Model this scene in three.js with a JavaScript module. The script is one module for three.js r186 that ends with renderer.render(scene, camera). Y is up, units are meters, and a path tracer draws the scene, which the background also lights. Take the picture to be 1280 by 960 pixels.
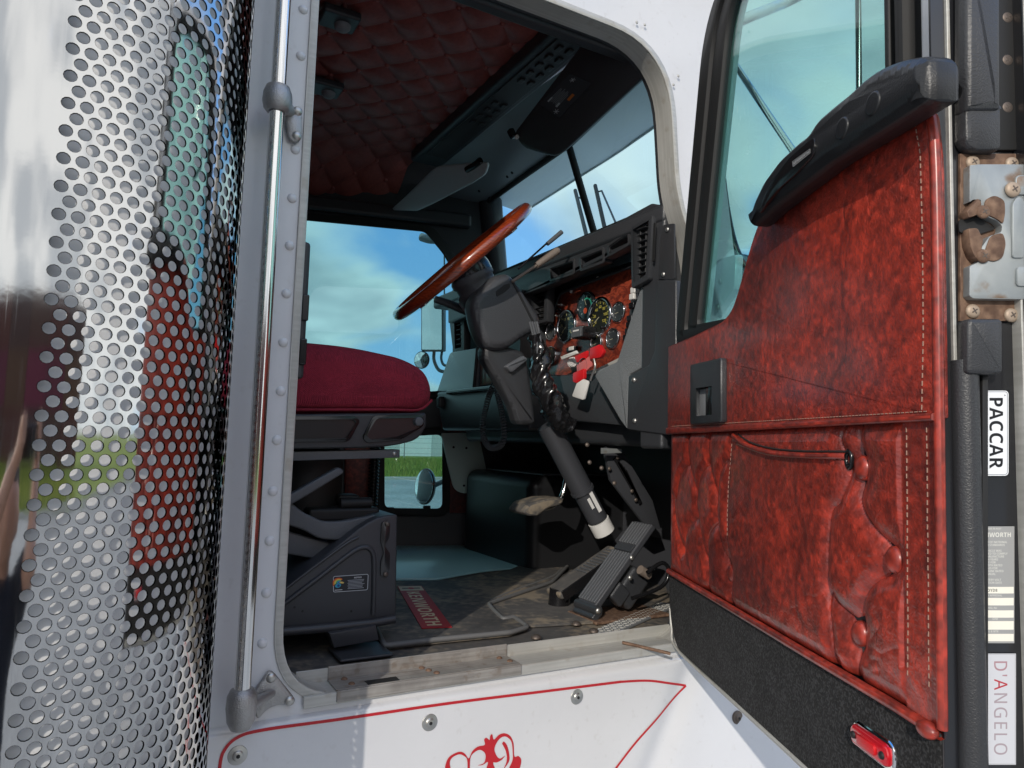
import * as THREE from 'three';
import { RoundedBoxGeometry } from 'three/addons/geometries/RoundedBoxGeometry.js';
import { MarchingCubes } from 'three/addons/objects/MarchingCubes.js';
import { mergeGeometries, mergeVertices, toCreasedNormals } from 'three/addons/utils/BufferGeometryUtils.js';

// ------------------------------------------------------------------ camera
// World: x = along the driver's side of the cab towards the bonnet, y = up, z = out of the driver's side.
const scene = new THREE.Scene();
const camera = new THREE.PerspectiveCamera(2 * Math.atan(480 / 887) * 180 / Math.PI, 4 / 3, 0.05, 900);
const YAW = 29.2, PITCH = 4.72, ROLL = 1.73;
camera.position.set(0, 1.8, 1.27);
{
  const y = YAW * Math.PI / 180, p = PITCH * Math.PI / 180;
  camera.lookAt(Math.sin(y) * Math.cos(p), 1.8 + Math.sin(p), 1.27 - Math.cos(y) * Math.cos(p));
  camera.rotateZ(ROLL * Math.PI / 180);
}
camera.updateMatrixWorld(true);

const renderer = new THREE.WebGLRenderer({ antialias: true });
renderer.setSize(1024, 768);
renderer.toneMapping = THREE.LinearToneMapping;
renderer.toneMappingExposure = 1.3;
renderer.shadowMap.enabled = true;

// ------------------------------------------------------------------ noise
function hash2(ix, iy, s) {
  let h = (ix * 374761393 + iy * 668265263 + s * 974711) | 0;
  h = Math.imul(h ^ (h >>> 13), 1274126177); h ^= h >>> 16;
  return (h >>> 0) / 4294967295;
}
const mod = (a, n) => ((a % n) + n) % n;
function vnoise(x, y, per, s) {
  const ix = Math.floor(x), iy = Math.floor(y), fx = x - ix, fy = y - iy;
  const sx = fx * fx * (3 - 2 * fx), sy = fy * fy * (3 - 2 * fy);
  const g = (i, j) => per ? hash2(mod(i, per), mod(j, per), s) : hash2(i, j, s);
  const a = g(ix, iy), b = g(ix + 1, iy), c = g(ix, iy + 1), d = g(ix + 1, iy + 1);
  return a + (b - a) * sx + (c - a) * sy + (a - b - c + d) * sx * sy;
}
function fbm(x, y, oct, per = 0, s = 1) {
  let v = 0, a = 0.5, n = 0, f = 1;
  for (let i = 0; i < oct; i++) { v += a * vnoise(x * f, y * f, per ? per * f : 0, s + i * 17); n += a; a *= 0.5; f *= 2; }
  return v / n;
}
let seed = 12345;
const rnd = () => { seed = (Math.imul(seed, 1664525) + 1013904223) | 0; return (seed >>> 0) / 4294967296; };
const sm = (a, b, x) => { const t = Math.min(1, Math.max(0, (x - a) / (b - a))); return t * t * (3 - 2 * t); };
const mixc = (a, b, t) => a.map((v, i) => v + (b[i] - v) * t);

// ------------------------------------------------------------------ sky and sun
{
  const W = 2048, H = 1024, d = new Float32Array(W * H * 4);
  for (let j = 0; j < H; j++) {
    const el = ((j + 0.5) / H - 0.5) * Math.PI, sy = Math.sin(el), cy = Math.cos(el);
    for (let i = 0; i < W; i++) {
      const az = ((i + 0.5) / W - 0.5) * 2 * Math.PI, dx = Math.cos(az) * cy, dz = Math.sin(az) * cy;
      let c;
      if (sy < 0) c = [0.34, 0.36, 0.36];
      else {
        const t = Math.pow(Math.min(1, sy * 1.25), 0.55);
        c = mixc([0.46, 0.68, 0.90], [0.06, 0.26, 0.72], t);
        const k = 1 / (sy + 0.22), px = dx * k, pz = dz * k;
        const wx = fbm(px * 1.1 + 7, pz * 1.1, 3, 0, 5) - 0.5, wz = fbm(px * 1.1, pz * 1.1 + 9, 3, 0, 8) - 0.5;
        const n = fbm(px * 1.15 + wx * 1.2 + 8.3, pz * 1.15 + wz * 1.2 + 4.2, 6, 0, 21);
        const cov = sm(0.40, 0.56, n + 0.04 * (1 - sy) + 0.17 * sm(-0.25, 0.5, dz) + 0.13 * sm(0.0, 0.7, -dx) - 0.02 * sm(0.1, 0.6, -dz));
        const thick = sm(0.46, 0.70, n), lit = fbm(px * 3.4 - 0.25 + wx, pz * 3.4 + 0.25, 5, 0, 33);
        const cl = mixc([0.84, 0.84, 0.83], [0.46, 0.48, 0.50], sm(0.0, 1.0, thick * 0.55 + 1.9 * (0.5 - lit) + 0.22));
        c = mixc(c, cl, cov * 0.92);
        const hz = Math.pow(1 - sy, 9);
        c = mixc(c, [0.60, 0.71, 0.80], hz * 0.45);
      }
      const o = (j * W + i) * 4; d[o] = c[0] * 1.25; d[o + 1] = c[1] * 1.25; d[o + 2] = c[2] * 1.25; d[o + 3] = 1;
    }
  }
  const t = new THREE.DataTexture(d, W, H, THREE.RGBAFormat, THREE.FloatType);
  t.mapping = THREE.EquirectangularReflectionMapping; t.magFilter = THREE.LinearFilter; t.minFilter = THREE.LinearFilter; t.needsUpdate = true;
  scene.background = t; scene.environment = t;
  scene.backgroundIntensity = 1; scene.environmentIntensity = 1;
}
const SUN_EL = 23 * Math.PI / 180, SUN_AZ = 45.5 * Math.PI / 180;   // light travels +x, -z: from behind and left
const sun = new THREE.DirectionalLight(new THREE.Color(1, 0.93, 0.84), 2.0);
sun.position.set(0.9 - Math.sin(SUN_AZ) * Math.cos(SUN_EL) * 20, 1.6 + Math.sin(SUN_EL) * 20, -0.4 + Math.cos(SUN_AZ) * Math.cos(SUN_EL) * 20);
sun.target.position.set(0.9, 1.6, -0.4);
sun.castShadow = true; sun.shadow.mapSize.set(4096, 4096);
Object.assign(sun.shadow.camera, { left: -6, right: 6, top: 6, bottom: -6, near: 0.5, far: 60 });
scene.add(sun, sun.target);

// ------------------------------------------------------------------ survey: where a sight line of the photograph (1280 x 960) meets a real plane
const CAM = camera.position.clone(), camRot = camera.quaternion.clone();
const V = (x, y, z) => new THREE.Vector3(x, y, z);
const ray = (px, py) => V((px - 640) / 887, (480 - py) / 887, -1).applyQuaternion(camRot);
function meet(px, py, o, n) { const r = ray(px, py); return CAM.clone().addScaledVector(r, o.clone().sub(CAM).dot(n) / r.dot(n)); }
const onX = (px, py, x) => meet(px, py, V(x, 0, 0), V(1, 0, 0));
const onY = (px, py, y) => meet(px, py, V(0, y, 0), V(0, 1, 0));
const onZ = (px, py, z) => meet(px, py, V(0, 0, z), V(0, 0, 1));
class Frame {
  constructor(o, u, v, n) { this.o = o; this.u = u; this.v = v; this.n = n; this.m = new THREE.Matrix4().makeBasis(u, v, n).setPosition(o); }
  at(a, b, c = 0) { return this.o.clone().addScaledVector(this.u, a).addScaledVector(this.v, b).addScaledVector(this.n, c); }
  uv(px, py, c = 0) { const p = meet(px, py, this.at(0, 0, c), this.n).sub(this.o); return [p.dot(this.u), p.dot(this.v)]; }
  uvs(list, c = 0) { return list.map(([x, y]) => this.uv(x, y, c)); }
}
const UPV = V(0, 1, 0);
const frameN = (o, n) => { n = n.clone().normalize(); const u = UPV.clone().cross(n).normalize(); return new Frame(o, u, n.clone().cross(u).normalize(), n); };

// ------------------------------------------------------------------ scene helpers
const used = {}, baseOf = new Map();
const numbered = (n) => { const k = used[n] = (used[n] || 0) + 1; return k === 1 ? n : n + '_' + String(k - 1).padStart(3, '0'); };
function tag(o, label, category, group, kind) {
  o.userData.label = label; if (category) o.userData.category = category;
  if (group) o.userData.group = group; if (kind) o.userData.kind = kind;
  return o;
}
function thing(name, base, label, category, group) {
  const g = new THREE.Group(); g.name = numbered(name); g.position.copy(base); scene.add(g); baseOf.set(g, base.clone());
  return tag(g, label, category, group);
}
function clean(g, keep) {
  let x = g.index ? g.toNonIndexed() : g.clone();
  for (const k of Object.keys(x.attributes)) if (!['position', 'normal', 'uv'].includes(k)) x.deleteAttribute(k);
  if (!x.attributes.normal) x.computeVertexNormals();
  if (!(keep || g.userData.keepUV) || !x.attributes.uv) {
    const p = x.attributes.position, n = x.attributes.normal, uv = new Float32Array(p.count * 2);
    for (let i = 0; i < p.count; i += 3) {
      let ax = 0, ay = 0, az = 0;
      for (let k = i; k < i + 3 && k < p.count; k++) { ax += Math.abs(n.getX(k)); ay += Math.abs(n.getY(k)); az += Math.abs(n.getZ(k)); }
      for (let k = i; k < i + 3 && k < p.count; k++) {
        const X = p.getX(k), Y = p.getY(k), Z = p.getZ(k);
        if (ax >= ay && ax >= az) { uv[2 * k] = Z; uv[2 * k + 1] = Y; } else if (ay >= az) { uv[2 * k] = X; uv[2 * k + 1] = Z; } else { uv[2 * k] = X; uv[2 * k + 1] = Y; }
      }
    }
    x.setAttribute('uv', new THREE.BufferAttribute(uv, 2));
  }
  x.morphAttributes = {}; x.clearGroups();
  return x;
}
function part(name, geos, mat, parent, label) {
  const list = (Array.isArray(geos) ? geos : [geos]).map((g) => clean(g));
  const g = list.length === 1 ? list[0] : mergeGeometries(list, false);
  const b = baseOf.get(parent); if (b) g.translate(-b.x, -b.y, -b.z);
  const m = new THREE.Mesh(g, mat); m.name = name; m.castShadow = m.receiveShadow = true;
  parent.add(m); if (b) baseOf.set(m, b);
  if (label) m.userData.label = label;
  return m;
}
function solo(name, geos, mat, label, category, group, kind) {       // a thing of one mesh, or a piece of the setting
  const list = (Array.isArray(geos) ? geos : [geos]).map((g) => clean(g));
  const g = list.length === 1 ? list[0] : mergeGeometries(list, false);
  g.computeBoundingBox(); const bb = g.boundingBox, b = V((bb.min.x + bb.max.x) / 2, bb.min.y, (bb.min.z + bb.max.z) / 2);
  g.translate(-b.x, -b.y, -b.z);
  const m = new THREE.Mesh(g, mat); m.name = numbered(name); m.position.copy(b); m.castShadow = m.receiveShadow = true; scene.add(m);
  baseOf.set(m, b);
  return tag(m, label, category, group, kind);
}
// geometry makers, all in world metres
const rbox = (w, h, d, r = 0.004, seg = 2) => new RoundedBoxGeometry(w, h, d, seg, Math.min(r, w / 2.01, h / 2.01, d / 2.01));
const inFrame = (g, f) => g.applyMatrix4(f.m);
const put = (g, x, y, z) => g.translate(x, y, z);
function rshape(pts, r = 0) {                                       // closed outline with rounded corners
  const s = new THREE.Shape(), n = pts.length;
  for (let i = 0; i < n; i++) {
    const p = pts[i], a = pts[(i + n - 1) % n], b = pts[(i + 1) % n], rr = Array.isArray(r) ? r[i % r.length] : r;
    const da = Math.hypot(a[0] - p[0], a[1] - p[1]), db = Math.hypot(b[0] - p[0], b[1] - p[1]);
    const q = Math.min(rr, da * 0.49, db * 0.49);
    const A = [p[0] + (a[0] - p[0]) * q / da, p[1] + (a[1] - p[1]) * q / da], B = [p[0] + (b[0] - p[0]) * q / db, p[1] + (b[1] - p[1]) * q / db];
    if (i === 0) s.moveTo(A[0], A[1]); else s.lineTo(A[0], A[1]);
    if (q > 1e-5) s.quadraticCurveTo(p[0], p[1], B[0], B[1]);
  }
  s.closePath(); return s;
}
function ext(shape, t, bev = 0, seg = 2, curve = 10) {              // from z = 0 to t, bevel inside the thickness
  let g = new THREE.ExtrudeGeometry(shape, { depth: Math.max(1e-4, t - 2 * bev), bevelEnabled: bev > 0, bevelThickness: bev, bevelSize: bev, bevelOffset: -bev, bevelSegments: seg, curveSegments: curve });
  if (bev > 0) g.translate(0, 0, bev);
  const uv = g.attributes.uv.clone(); g = toCreasedNormals(g, 0.7); g.setAttribute('uv', uv);
  return g;
}
const plate = (f, pts, t, o = {}) => { const g = inFrame(ext(rshape(pts, o.r || 0), t, o.bev || 0, o.seg || 2, o.curve || 10).translate(0, 0, o.c || 0), f); g.userData.keepUV = true; return g; };
function ring(f, outer, inner, t, o = {}) {
  const s = rshape(outer, o.ro || 0); s.holes.push(new THREE.Path(rshape(inner, o.ri || 0).getPoints(o.curve || 10)));
  const g = inFrame(ext(s, t, o.bev || 0, 2, o.curve || 10).translate(0, 0, o.c || 0), f); g.userData.keepUV = true; return g;
}
const curve3 = (pts, closed = false, tension = 0.5) => new THREE.CatmullRomCurve3(pts, closed, 'catmullrom', tension);
const tube = (pts, r, seg = 24, rad = 10, closed = false, tension = 0.5) => new THREE.TubeGeometry(curve3(pts, closed, tension), seg, r, rad, closed);
function bar(a, b, r, r2 = r, rad = 16) {                           // closed cylinder between two points
  const d = b.clone().sub(a), g = new THREE.CylinderGeometry(r2, r, d.length(), rad, 1);
  g.applyQuaternion(new THREE.Quaternion().setFromUnitVectors(UPV, d.clone().normalize())); return put(g, (a.x + b.x) / 2, (a.y + b.y) / 2, (a.z + b.z) / 2);
}
function lathe(prof, a, dir, seg = 24) {                             // profile [r, along] about dir from a
  const g = new THREE.LatheGeometry(prof.map(([r, h]) => new THREE.Vector2(Math.max(r, 1e-5), h)), seg);
  g.applyQuaternion(new THREE.Quaternion().setFromUnitVectors(UPV, dir.clone().normalize())); return put(g, a.x, a.y, a.z);
}
function boxAt(f, a, b, c, w, h, d, r = 0.003, rot = 0) { const g = rbox(w, h, d, r); if (rot) g.rotateZ(rot); return inFrame(g.translate(a, b, c), f); }
function quadGrid(c, nu, nv, disp, f) {                             // c: four [a,b] corners TL, TR, BR, BL in frame f; disp(a,b,s,t) along n
  const pos = [], uv = [], idx = [];
  for (let j = 0; j <= nv; j++) for (let i = 0; i <= nu; i++) {
    const s = i / nu, t = j / nv;
    const a = (c[0][0] * (1 - s) + c[1][0] * s) * (1 - t) + (c[3][0] * (1 - s) + c[2][0] * s) * t;
    const b = (c[0][1] * (1 - s) + c[1][1] * s) * (1 - t) + (c[3][1] * (1 - s) + c[2][1] * s) * t;
    const p = f.at(a, b, disp(a, b, s, t)); pos.push(p.x, p.y, p.z); uv.push(a, b);
    if (i < nu && j < nv) { const k = j * (nu + 1) + i; idx.push(k, k + nu + 1, k + 1, k + 1, k + nu + 1, k + nu + 2); }
  }
  const g = new THREE.BufferGeometry(); g.setAttribute('position', new THREE.Float32BufferAttribute(pos, 3)); g.setAttribute('uv', new THREE.Float32BufferAttribute(uv, 2)); g.setIndex(idx); g.computeVertexNormals();
  g.userData.keepUV = true; return g;
}
function segDist(x, y, line) {                                       // distance to a polyline
  let m = 1e9;
  for (let i = 0; i + 1 < line.length; i++) {
    const [ax, ay] = line[i], [bx, by] = line[i + 1], dx = bx - ax, dy = by - ay;
    const t = Math.max(0, Math.min(1, ((x - ax) * dx + (y - ay) * dy) / (dx * dx + dy * dy + 1e-12)));
    const d = Math.hypot(x - ax - dx * t, y - ay - dy * t); if (d < m) m = d;
  }
  return m;
}
function spline2(pts, n = 24) { return new THREE.SplineCurve(pts.map(([x, y]) => new THREE.Vector2(x, y))).getPoints(n).map((p) => [p.x, p.y]); }
// a screw head facing dir
const screwGeo = (p, dir, r = 0.006) => lathe([[0, r * 0.62], [r * 0.35, r * 0.6], [r * 0.75, r * 0.42], [r, r * 0.12], [r, -r * 0.1]], p, dir, 14);
function pan(p, dir, r) {                                            // cross-head screw: dome with two slots cut as raised dark cross is a sub-part
  return screwGeo(p, dir, r);
}
// ------------------------------------------------------------------ materials
function dtex(n, fn, { srgb = false, size = 1, m = n } = {}) {       // n x m pixels, fn(u, v) -> 0..255 values; size in metres
  const d = new Uint8Array(n * m * 4);
  for (let j = 0; j < m; j++) for (let i = 0; i < n; i++) {
    const c = fn((i + 0.5) / n, (j + 0.5) / m), o = (j * n + i) * 4;
    if (typeof c === 'number') { d[o] = d[o + 1] = d[o + 2] = Math.max(0, Math.min(255, c)); } else for (let k = 0; k < 3; k++) d[o + k] = Math.max(0, Math.min(255, c[k]));
    d[o + 3] = 255;
  }
  const t = new THREE.DataTexture(d, n, m, THREE.RGBAFormat); t.wrapS = t.wrapT = THREE.RepeatWrapping;
  t.magFilter = THREE.LinearFilter; t.minFilter = THREE.LinearMipmapLinearFilter; t.generateMipmaps = true;
  if (srgb) t.colorSpace = THREE.SRGBColorSpace; t.repeat.set(1 / size, 1 / size); t.needsUpdate = true; return t;
}
const std = (o) => new THREE.MeshStandardMaterial(o), phy = (o) => new THREE.MeshPhysicalMaterial(o);
const lin = (r, g, b) => new THREE.Color().setRGB(r, g, b);
// cracked, mottled red leather, 0.8 m repeat
const crack = (u, v, f, s) => { const n = fbm(u * f, v * f, 3, f, s); return Math.pow(1 - Math.min(1, Math.abs(n - 0.5) * 14), 2); };
const T = {};
T.leather = dtex(1024, (u, v) => {
  const w = fbm(u * 6, v * 6, 3, 6, 3) * 0.25;
  const big = fbm(u * 4 + w, v * 4 + w, 6, 4, 11), streak = fbm(u * 24 + w * 3, v * 8, 4, 8, 19), fine = fbm(u * 90, v * 90, 2, 90, 23);
  const k = sm(0.30, 0.74, big * 0.40 + streak * 0.18 + fbm(u * 90, v * 90, 3, 90, 29) * 0.42);
  let c = mixc([106, 40, 33], [174, 58, 42], k);
  c = mixc(c, [78, 29, 27], sm(0.56, 0.76, fbm(u * 5 + 0.3, v * 5 + w * 2, 4, 5, 41)) * 0.3);
  const cr = crack(u + w * 0.1, v, 7, 51) * sm(0.45, 0.6, fbm(u * 5, v * 5, 2, 5, 61));
  c = mixc(c, [40, 12, 12], cr * 0.35);
  return c.map((x) => x * (0.80 + 0.40 * fine));
}, { srgb: true, size: 0.8 });
T.leatherBump = dtex(1024, (u, v) => {
  const g = fbm(u * 200, v * 200, 2, 200, 71), w = fbm(u * 6, v * 6, 3, 6, 3) * 0.25;
  const cr = crack(u + w * 0.1, v, 7, 51) * sm(0.45, 0.6, fbm(u * 5, v * 5, 2, 5, 61)), c2 = crack(u + w * 0.2, v * 1 + w * 0.2, 16, 58) * 0.35;
  return 150 + 60 * (fbm(u * 14, v * 14, 3, 14, 77) - 0.5) + 95 * (g - 0.5) - 95 * cr - 60 * c2;
}, { size: 0.55 });
T.grain = dtex(512, (u, v) => { const n = fbm(u * 70, v * 70, 3, 70, 91); return 255 * sm(0.3, 0.7, n); }, { size: 0.09 });
T.wear = dtex(512, (u, v) => 150 + 90 * (fbm(u * 6, v * 6, 6, 6, 101) - 0.5) * 2, { size: 0.5 });
T.scratch = dtex(1024, (u, v) => {
  let s = 0; for (let k = 0; k < 3; k++) { const n = vnoise(u * (220 + 40 * k) , v * 5 + k * 3.3, 0, 111 + k); s = Math.max(s, sm(0.90, 0.99, n)); }
  return 40 + 40 * fbm(u * 8, v * 8, 5, 8, 121) + 60 * s;
}, { size: 0.6 });
T.weave = dtex(256, (u, v) => { const a = Math.sin(u * 2 * Math.PI * 24), b = Math.sin(v * 2 * Math.PI * 24); return 128 + 70 * (a * b) + 60 * (fbm(u * 48, v * 48, 2, 48, 131) - 0.5); }, { size: 0.09 });
T.fabric = dtex(512, (u, v) => {
  const a = 0.5 + 0.5 * Math.sin(u * 2 * Math.PI * 60) * Math.sin(v * 2 * Math.PI * 60), n = fbm(u * 128, v * 128, 2, 128, 133), w = fbm(u * 6, v * 6, 4, 6, 134);
  return mixc([100, 16, 34], [196, 52, 74], 0.45 * a + 0.4 * n + 0.3 * (w - 0.5));
}, { srgb: true, size: 0.22 });
T.carpet = dtex(512, (u, v) => { const n = fbm(u * 160, v * 160, 2, 160, 141), w = fbm(u * 8, v * 8, 4, 8, 143); const k = 26 + 32 * sm(0.35, 0.75, n) + 16 * (w - 0.5); return [k, k, k * 1.02]; }, { srgb: true, size: 0.35 });
T.carpetBump = dtex(512, (u, v) => 255 * fbm(u * 160, v * 160, 2, 160, 141), { size: 0.35 });
T.dusty = dtex(1024, (u, v) => {
  const n = fbm(u * 5, v * 5, 6, 5, 151), f = fbm(u * 60, v * 60, 3, 60, 153), st = fbm(u * 12, v * 3 + 0, 4, 12, 157);
  let c = mixc([62, 62, 63], [98, 94, 89], f * 0.6 + st * 0.4);
  c = mixc(c, [158, 142, 118], sm(0.46, 0.72, n * 0.7 + f * 0.3) * 0.66);
  return c;
}, { srgb: true, size: 0.9 });
T.alu = dtex(512, (u, v) => {
  const n = fbm(u * 5, v * 5, 6, 5, 161), st = vnoise(u * 3, v * 160, 0, 163);
  let c = mixc([150, 149, 144], [196, 196, 192], n * 0.7 + st * 0.3);
  return mixc(c, [120, 104, 84], sm(0.62, 0.8, fbm(u * 14, v * 14, 5, 14, 165)) * 0.22);
}, { srgb: true, size: 0.5 });
T.aluWorn = dtex(512, (u, v) => {
  const n = 0.6 * fbm(u * 12, v * 12, 6, 12, 171) + 0.4 * vnoise(u * 4, v * 140, 0, 173), r = sm(0.60, 0.80, fbm(u * 18, v * 18, 6, 18, 175));
  let c = mixc([112, 108, 104], [174, 171, 166], n); return mixc(c, [100, 80, 64], r * 0.32);
}, { srgb: true, size: 0.32 });
T.rust = dtex(256, (u, v) => mixc([84, 62, 50], [150, 122, 100], fbm(u * 8, v * 8, 5, 8, 181)), { srgb: true, size: 0.06 });
T.zinc = dtex(512, (u, v) => { const n = fbm(u * 7, v * 7, 6, 7, 191); let c = mixc([140, 146, 148], [182, 186, 184], n); return mixc(c, [124, 88, 60], sm(0.6, 0.8, fbm(u * 6, v * 6, 5, 6, 195)) * 0.7); }, { srgb: true, size: 0.2 });
T.white = dtex(512, (u, v) => { const n = fbm(u * 6, v * 6, 6, 6, 201), k = 232 + 10 * (n - 0.5); const d = sm(0.70, 0.9, fbm(u * 60, v * 60, 3, 60, 205)) * 0.08; return mixc([k, k, k], [150, 140, 126], d); }, { srgb: true, size: 0.8 });
T.wood = dtex(512, (u, v) => {
  const w = fbm(u * 4, v * 4, 3, 4, 211), g = 0.5 + 0.5 * Math.sin((v * 18 + w * 5) * 2 * Math.PI), f = fbm(u * 10, v * 120, 3, 10, 213);
  return mixc([92, 30, 12], [176, 72, 28], 0.35 * g + 0.65 * f);
}, { srgb: true, size: 0.12 });
T.burl = dtex(512, (u, v) => { const w = fbm(u * 5, v * 5, 4, 5, 221); const n = fbm(u * 9 + w * 3, v * 30 + w * 8, 4, 0, 223); return mixc([100, 40, 30], [152, 66, 44], sm(0.3, 0.7, n)); }, { srgb: true, size: 0.13 });
T.asphalt = dtex(1024, (u, v) => { const n = fbm(u * 120, v * 120, 3, 120, 231), w = fbm(u * 5, v * 5, 5, 5, 233); const k = 158 + 44 * (n - 0.5) + 34 * (w - 0.5); return [k, k, k * 0.98]; }, { srgb: true, size: 6 });
T.turf = dtex(512, (u, v) => { const n = fbm(u * 60, v * 60, 3, 60, 241), w = fbm(u * 6, v * 6, 5, 6, 243); return mixc([84, 104, 34], [160, 172, 74], n * 0.5 + w * 0.5); }, { srgb: true, size: 5 });

const M = {};
M.leather = phy({ map: T.leather, bumpMap: T.leatherBump, bumpScale: 0.0022, roughness: 0.38, specularIntensity: 1, clearcoat: 0.6, clearcoatRoughness: 0.2 });
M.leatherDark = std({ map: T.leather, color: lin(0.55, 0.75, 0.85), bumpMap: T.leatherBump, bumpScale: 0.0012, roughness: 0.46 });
T.maroon = dtex(512, (u, v) => mixc([112, 58, 55], [168, 90, 80], 0.5 * fbm(u * 8, v * 8, 5, 8, 321) + 0.5 * fbm(u * 50, v * 50, 3, 50, 323)), { srgb: true, size: 0.4 });
M.leatherEdge = phy({ map: T.leather, roughness: 0.4, clearcoat: 0.4, clearcoatRoughness: 0.25 });
M.headliner = std({ map: T.maroon, bumpMap: T.leatherBump, bumpScale: 0.0008, roughness: 0.5 });
M.burlDark = std({ color: lin(0.022, 0.016, 0.016), roughness: 0.4 });
M.seam = std({ color: lin(0.13, 0.018, 0.012), roughness: 0.45 });
M.thread = std({ color: lin(0.42, 0.26, 0.2), roughness: 0.8 });
M.threadDark = std({ color: lin(0.02, 0.012, 0.012), roughness: 0.9 });
M.plastic = std({ color: lin(0.036, 0.038, 0.042), bumpMap: T.grain, bumpScale: 0.00015, roughness: 0.36 });
M.plasticSoft = std({ color: lin(0.034, 0.035, 0.038), bumpMap: T.grain, bumpScale: 0.00014, roughness: 0.42 });
M.plasticGrey = std({ color: lin(0.095, 0.10, 0.108), bumpMap: T.grain, bumpScale: 0.00025, roughness: 0.42 });
M.rubber = std({ color: lin(0.012, 0.012, 0.012), roughness: 0.6, roughnessMap: null });
M.gloss = std({ color: lin(0.01, 0.01, 0.011), roughness: 0.18 });
M.blackSteel = std({ color: lin(0.045, 0.047, 0.053), roughness: 0.42, bumpMap: T.wear, bumpScale: 0.0004 });
M.blackPaint = phy({ color: lin(0.012, 0.0125, 0.015), roughness: 0.3, clearcoat: 0.6, clearcoatRoughness: 0.15 });
M.white = phy({ map: T.white, color: lin(0.84, 0.84, 0.85), roughness: 0.28, clearcoat: 0.7, clearcoatRoughness: 0.06 });
M.pillar = phy({ map: T.white, color: lin(0.82, 0.82, 0.83), roughness: 0.38, clearcoat: 0.4, clearcoatRoughness: 0.1 });
M.redPaint = std({ color: lin(0.5, 0.012, 0.02), roughness: 0.35 });
M.alu = std({ map: T.alu, color: lin(1.15, 1.14, 1.12), metalness: 0.2, roughness: 0.42, bumpMap: T.wear, bumpScale: 0.0005 });
M.aluWorn = std({ map: T.aluWorn, color: lin(1.15, 1.13, 1.1), metalness: 0.3, roughness: 0.5, bumpMap: T.wear, bumpScale: 0.0008 });
M.castAlu = std({ color: lin(0.42, 0.41, 0.4), metalness: 0.9, roughness: 0.45, bumpMap: T.grain, bumpScale: 0.0003 });
M.stainless = std({ color: lin(0.74, 0.73, 0.71), metalness: 1, roughness: 0.12, roughnessMap: null });
M.mirrorSteel = std({ color: lin(0.57, 0.56, 0.54), metalness: 1, roughnessMap: T.scratch, roughness: 0.24, bumpMap: T.wear, bumpScale: 0.00025 });
M.muffler = std({ color: lin(0.85, 0.85, 0.84), metalness: 0.1, roughness: 0.6, bumpMap: T.wear, bumpScale: 0.0006 });
M.chrome = std({ color: lin(0.82, 0.82, 0.82), metalness: 1, roughness: 0.07 });
M.glassMirror = std({ color: lin(0.85, 0.88, 0.88), metalness: 1, roughness: 0.015 });
M.rust = std({ map: T.rust, metalness: 0.3, roughness: 0.75 });
M.zinc = std({ map: T.zinc, metalness: 0.55, roughness: 0.5 });
M.rustScrew = std({ color: lin(0.40, 0.31, 0.23), metalness: 0.3, roughness: 0.55 });
M.matEdge = std({ color: lin(0.14, 0.14, 0.138), roughness: 0.6 });
M.dashSide = std({ color: lin(0.19, 0.20, 0.207), bumpMap: T.grain, bumpScale: 0.0007, roughness: 0.38 });
M.fascia = std({ color: lin(0.20, 0.215, 0.22), roughness: 0.38 });
M.armrest = std({ color: lin(0.014, 0.0145, 0.016), bumpMap: T.grain, bumpScale: 0.00008, roughness: 0.4 });
M.shroud = std({ color: lin(0.055, 0.057, 0.062), bumpMap: T.grain, bumpScale: 0.0002, roughness: 0.38 });
M.visorSheet = phy({ color: lin(0.8, 0.82, 0.8), roughness: 0.9, transmission: 0.4, thickness: 0 });
M.screw = std({ color: lin(0.5, 0.49, 0.46), metalness: 0.9, roughness: 0.38 });
M.screwDark = std({ color: lin(0.16, 0.13, 0.11), metalness: 0.7, roughness: 0.55 });
M.fabric = phy({ map: T.fabric, bumpMap: T.weave, bumpScale: 0.0018, roughness: 0.92, sheen: 0.5, sheenRoughness: 0.5, sheenColor: lin(0.6, 0.1, 0.15) });
M.carpet = std({ map: T.carpet, bumpMap: T.carpetBump, bumpScale: 0.002, roughness: 0.97 });
M.dusty = std({ map: T.dusty, roughness: 0.78, bumpMap: T.wear, bumpScale: 0.001 });
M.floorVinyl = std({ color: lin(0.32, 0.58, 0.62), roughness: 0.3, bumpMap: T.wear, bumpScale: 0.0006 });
M.wood = phy({ map: T.wood, roughness: 0.3, clearcoat: 1, clearcoatRoughness: 0.06 });
M.burl = phy({ map: T.burl, roughness: 0.35, clearcoat: 0.6, clearcoatRoughness: 0.15 });
M.glass = phy({ color: lin(0.52, 0.71, 0.72), transmission: 1, thickness: 0, roughness: 0, ior: 1.45 });
M.glassDoor = phy({ color: lin(0.56, 0.76, 0.74), transmission: 1, thickness: 0, roughness: 0, ior: 1.45 });
M.lens = phy({ color: lin(0.9, 0.9, 0.9), transmission: 1, thickness: 0, roughness: 0.02, ior: 1.4 });
M.redLens = phy({ color: lin(0.55, 0.01, 0.02), roughness: 0.12, clearcoat: 1, clearcoatRoughness: 0.04 });
M.redPlastic = std({ color: lin(0.62, 0.015, 0.02), roughness: 0.35 });
M.whitePlastic = std({ color: lin(0.72, 0.71, 0.68), roughness: 0.5 });
M.greenWhite = std({ color: lin(0.66, 0.80, 0.72), roughness: 0.5 });
M.tan = std({ color: lin(0.20, 0.16, 0.13), roughness: 0.5 });
M.grey = std({ color: lin(0.22, 0.23, 0.24), roughness: 0.5 });
M.visorGrey = std({ color: lin(0.48, 0.52, 0.53), roughness: 0.42, bumpMap: T.grain, bumpScale: 0.0003 });
M.asphalt = std({ map: T.asphalt, roughness: 0.92 });
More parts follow.
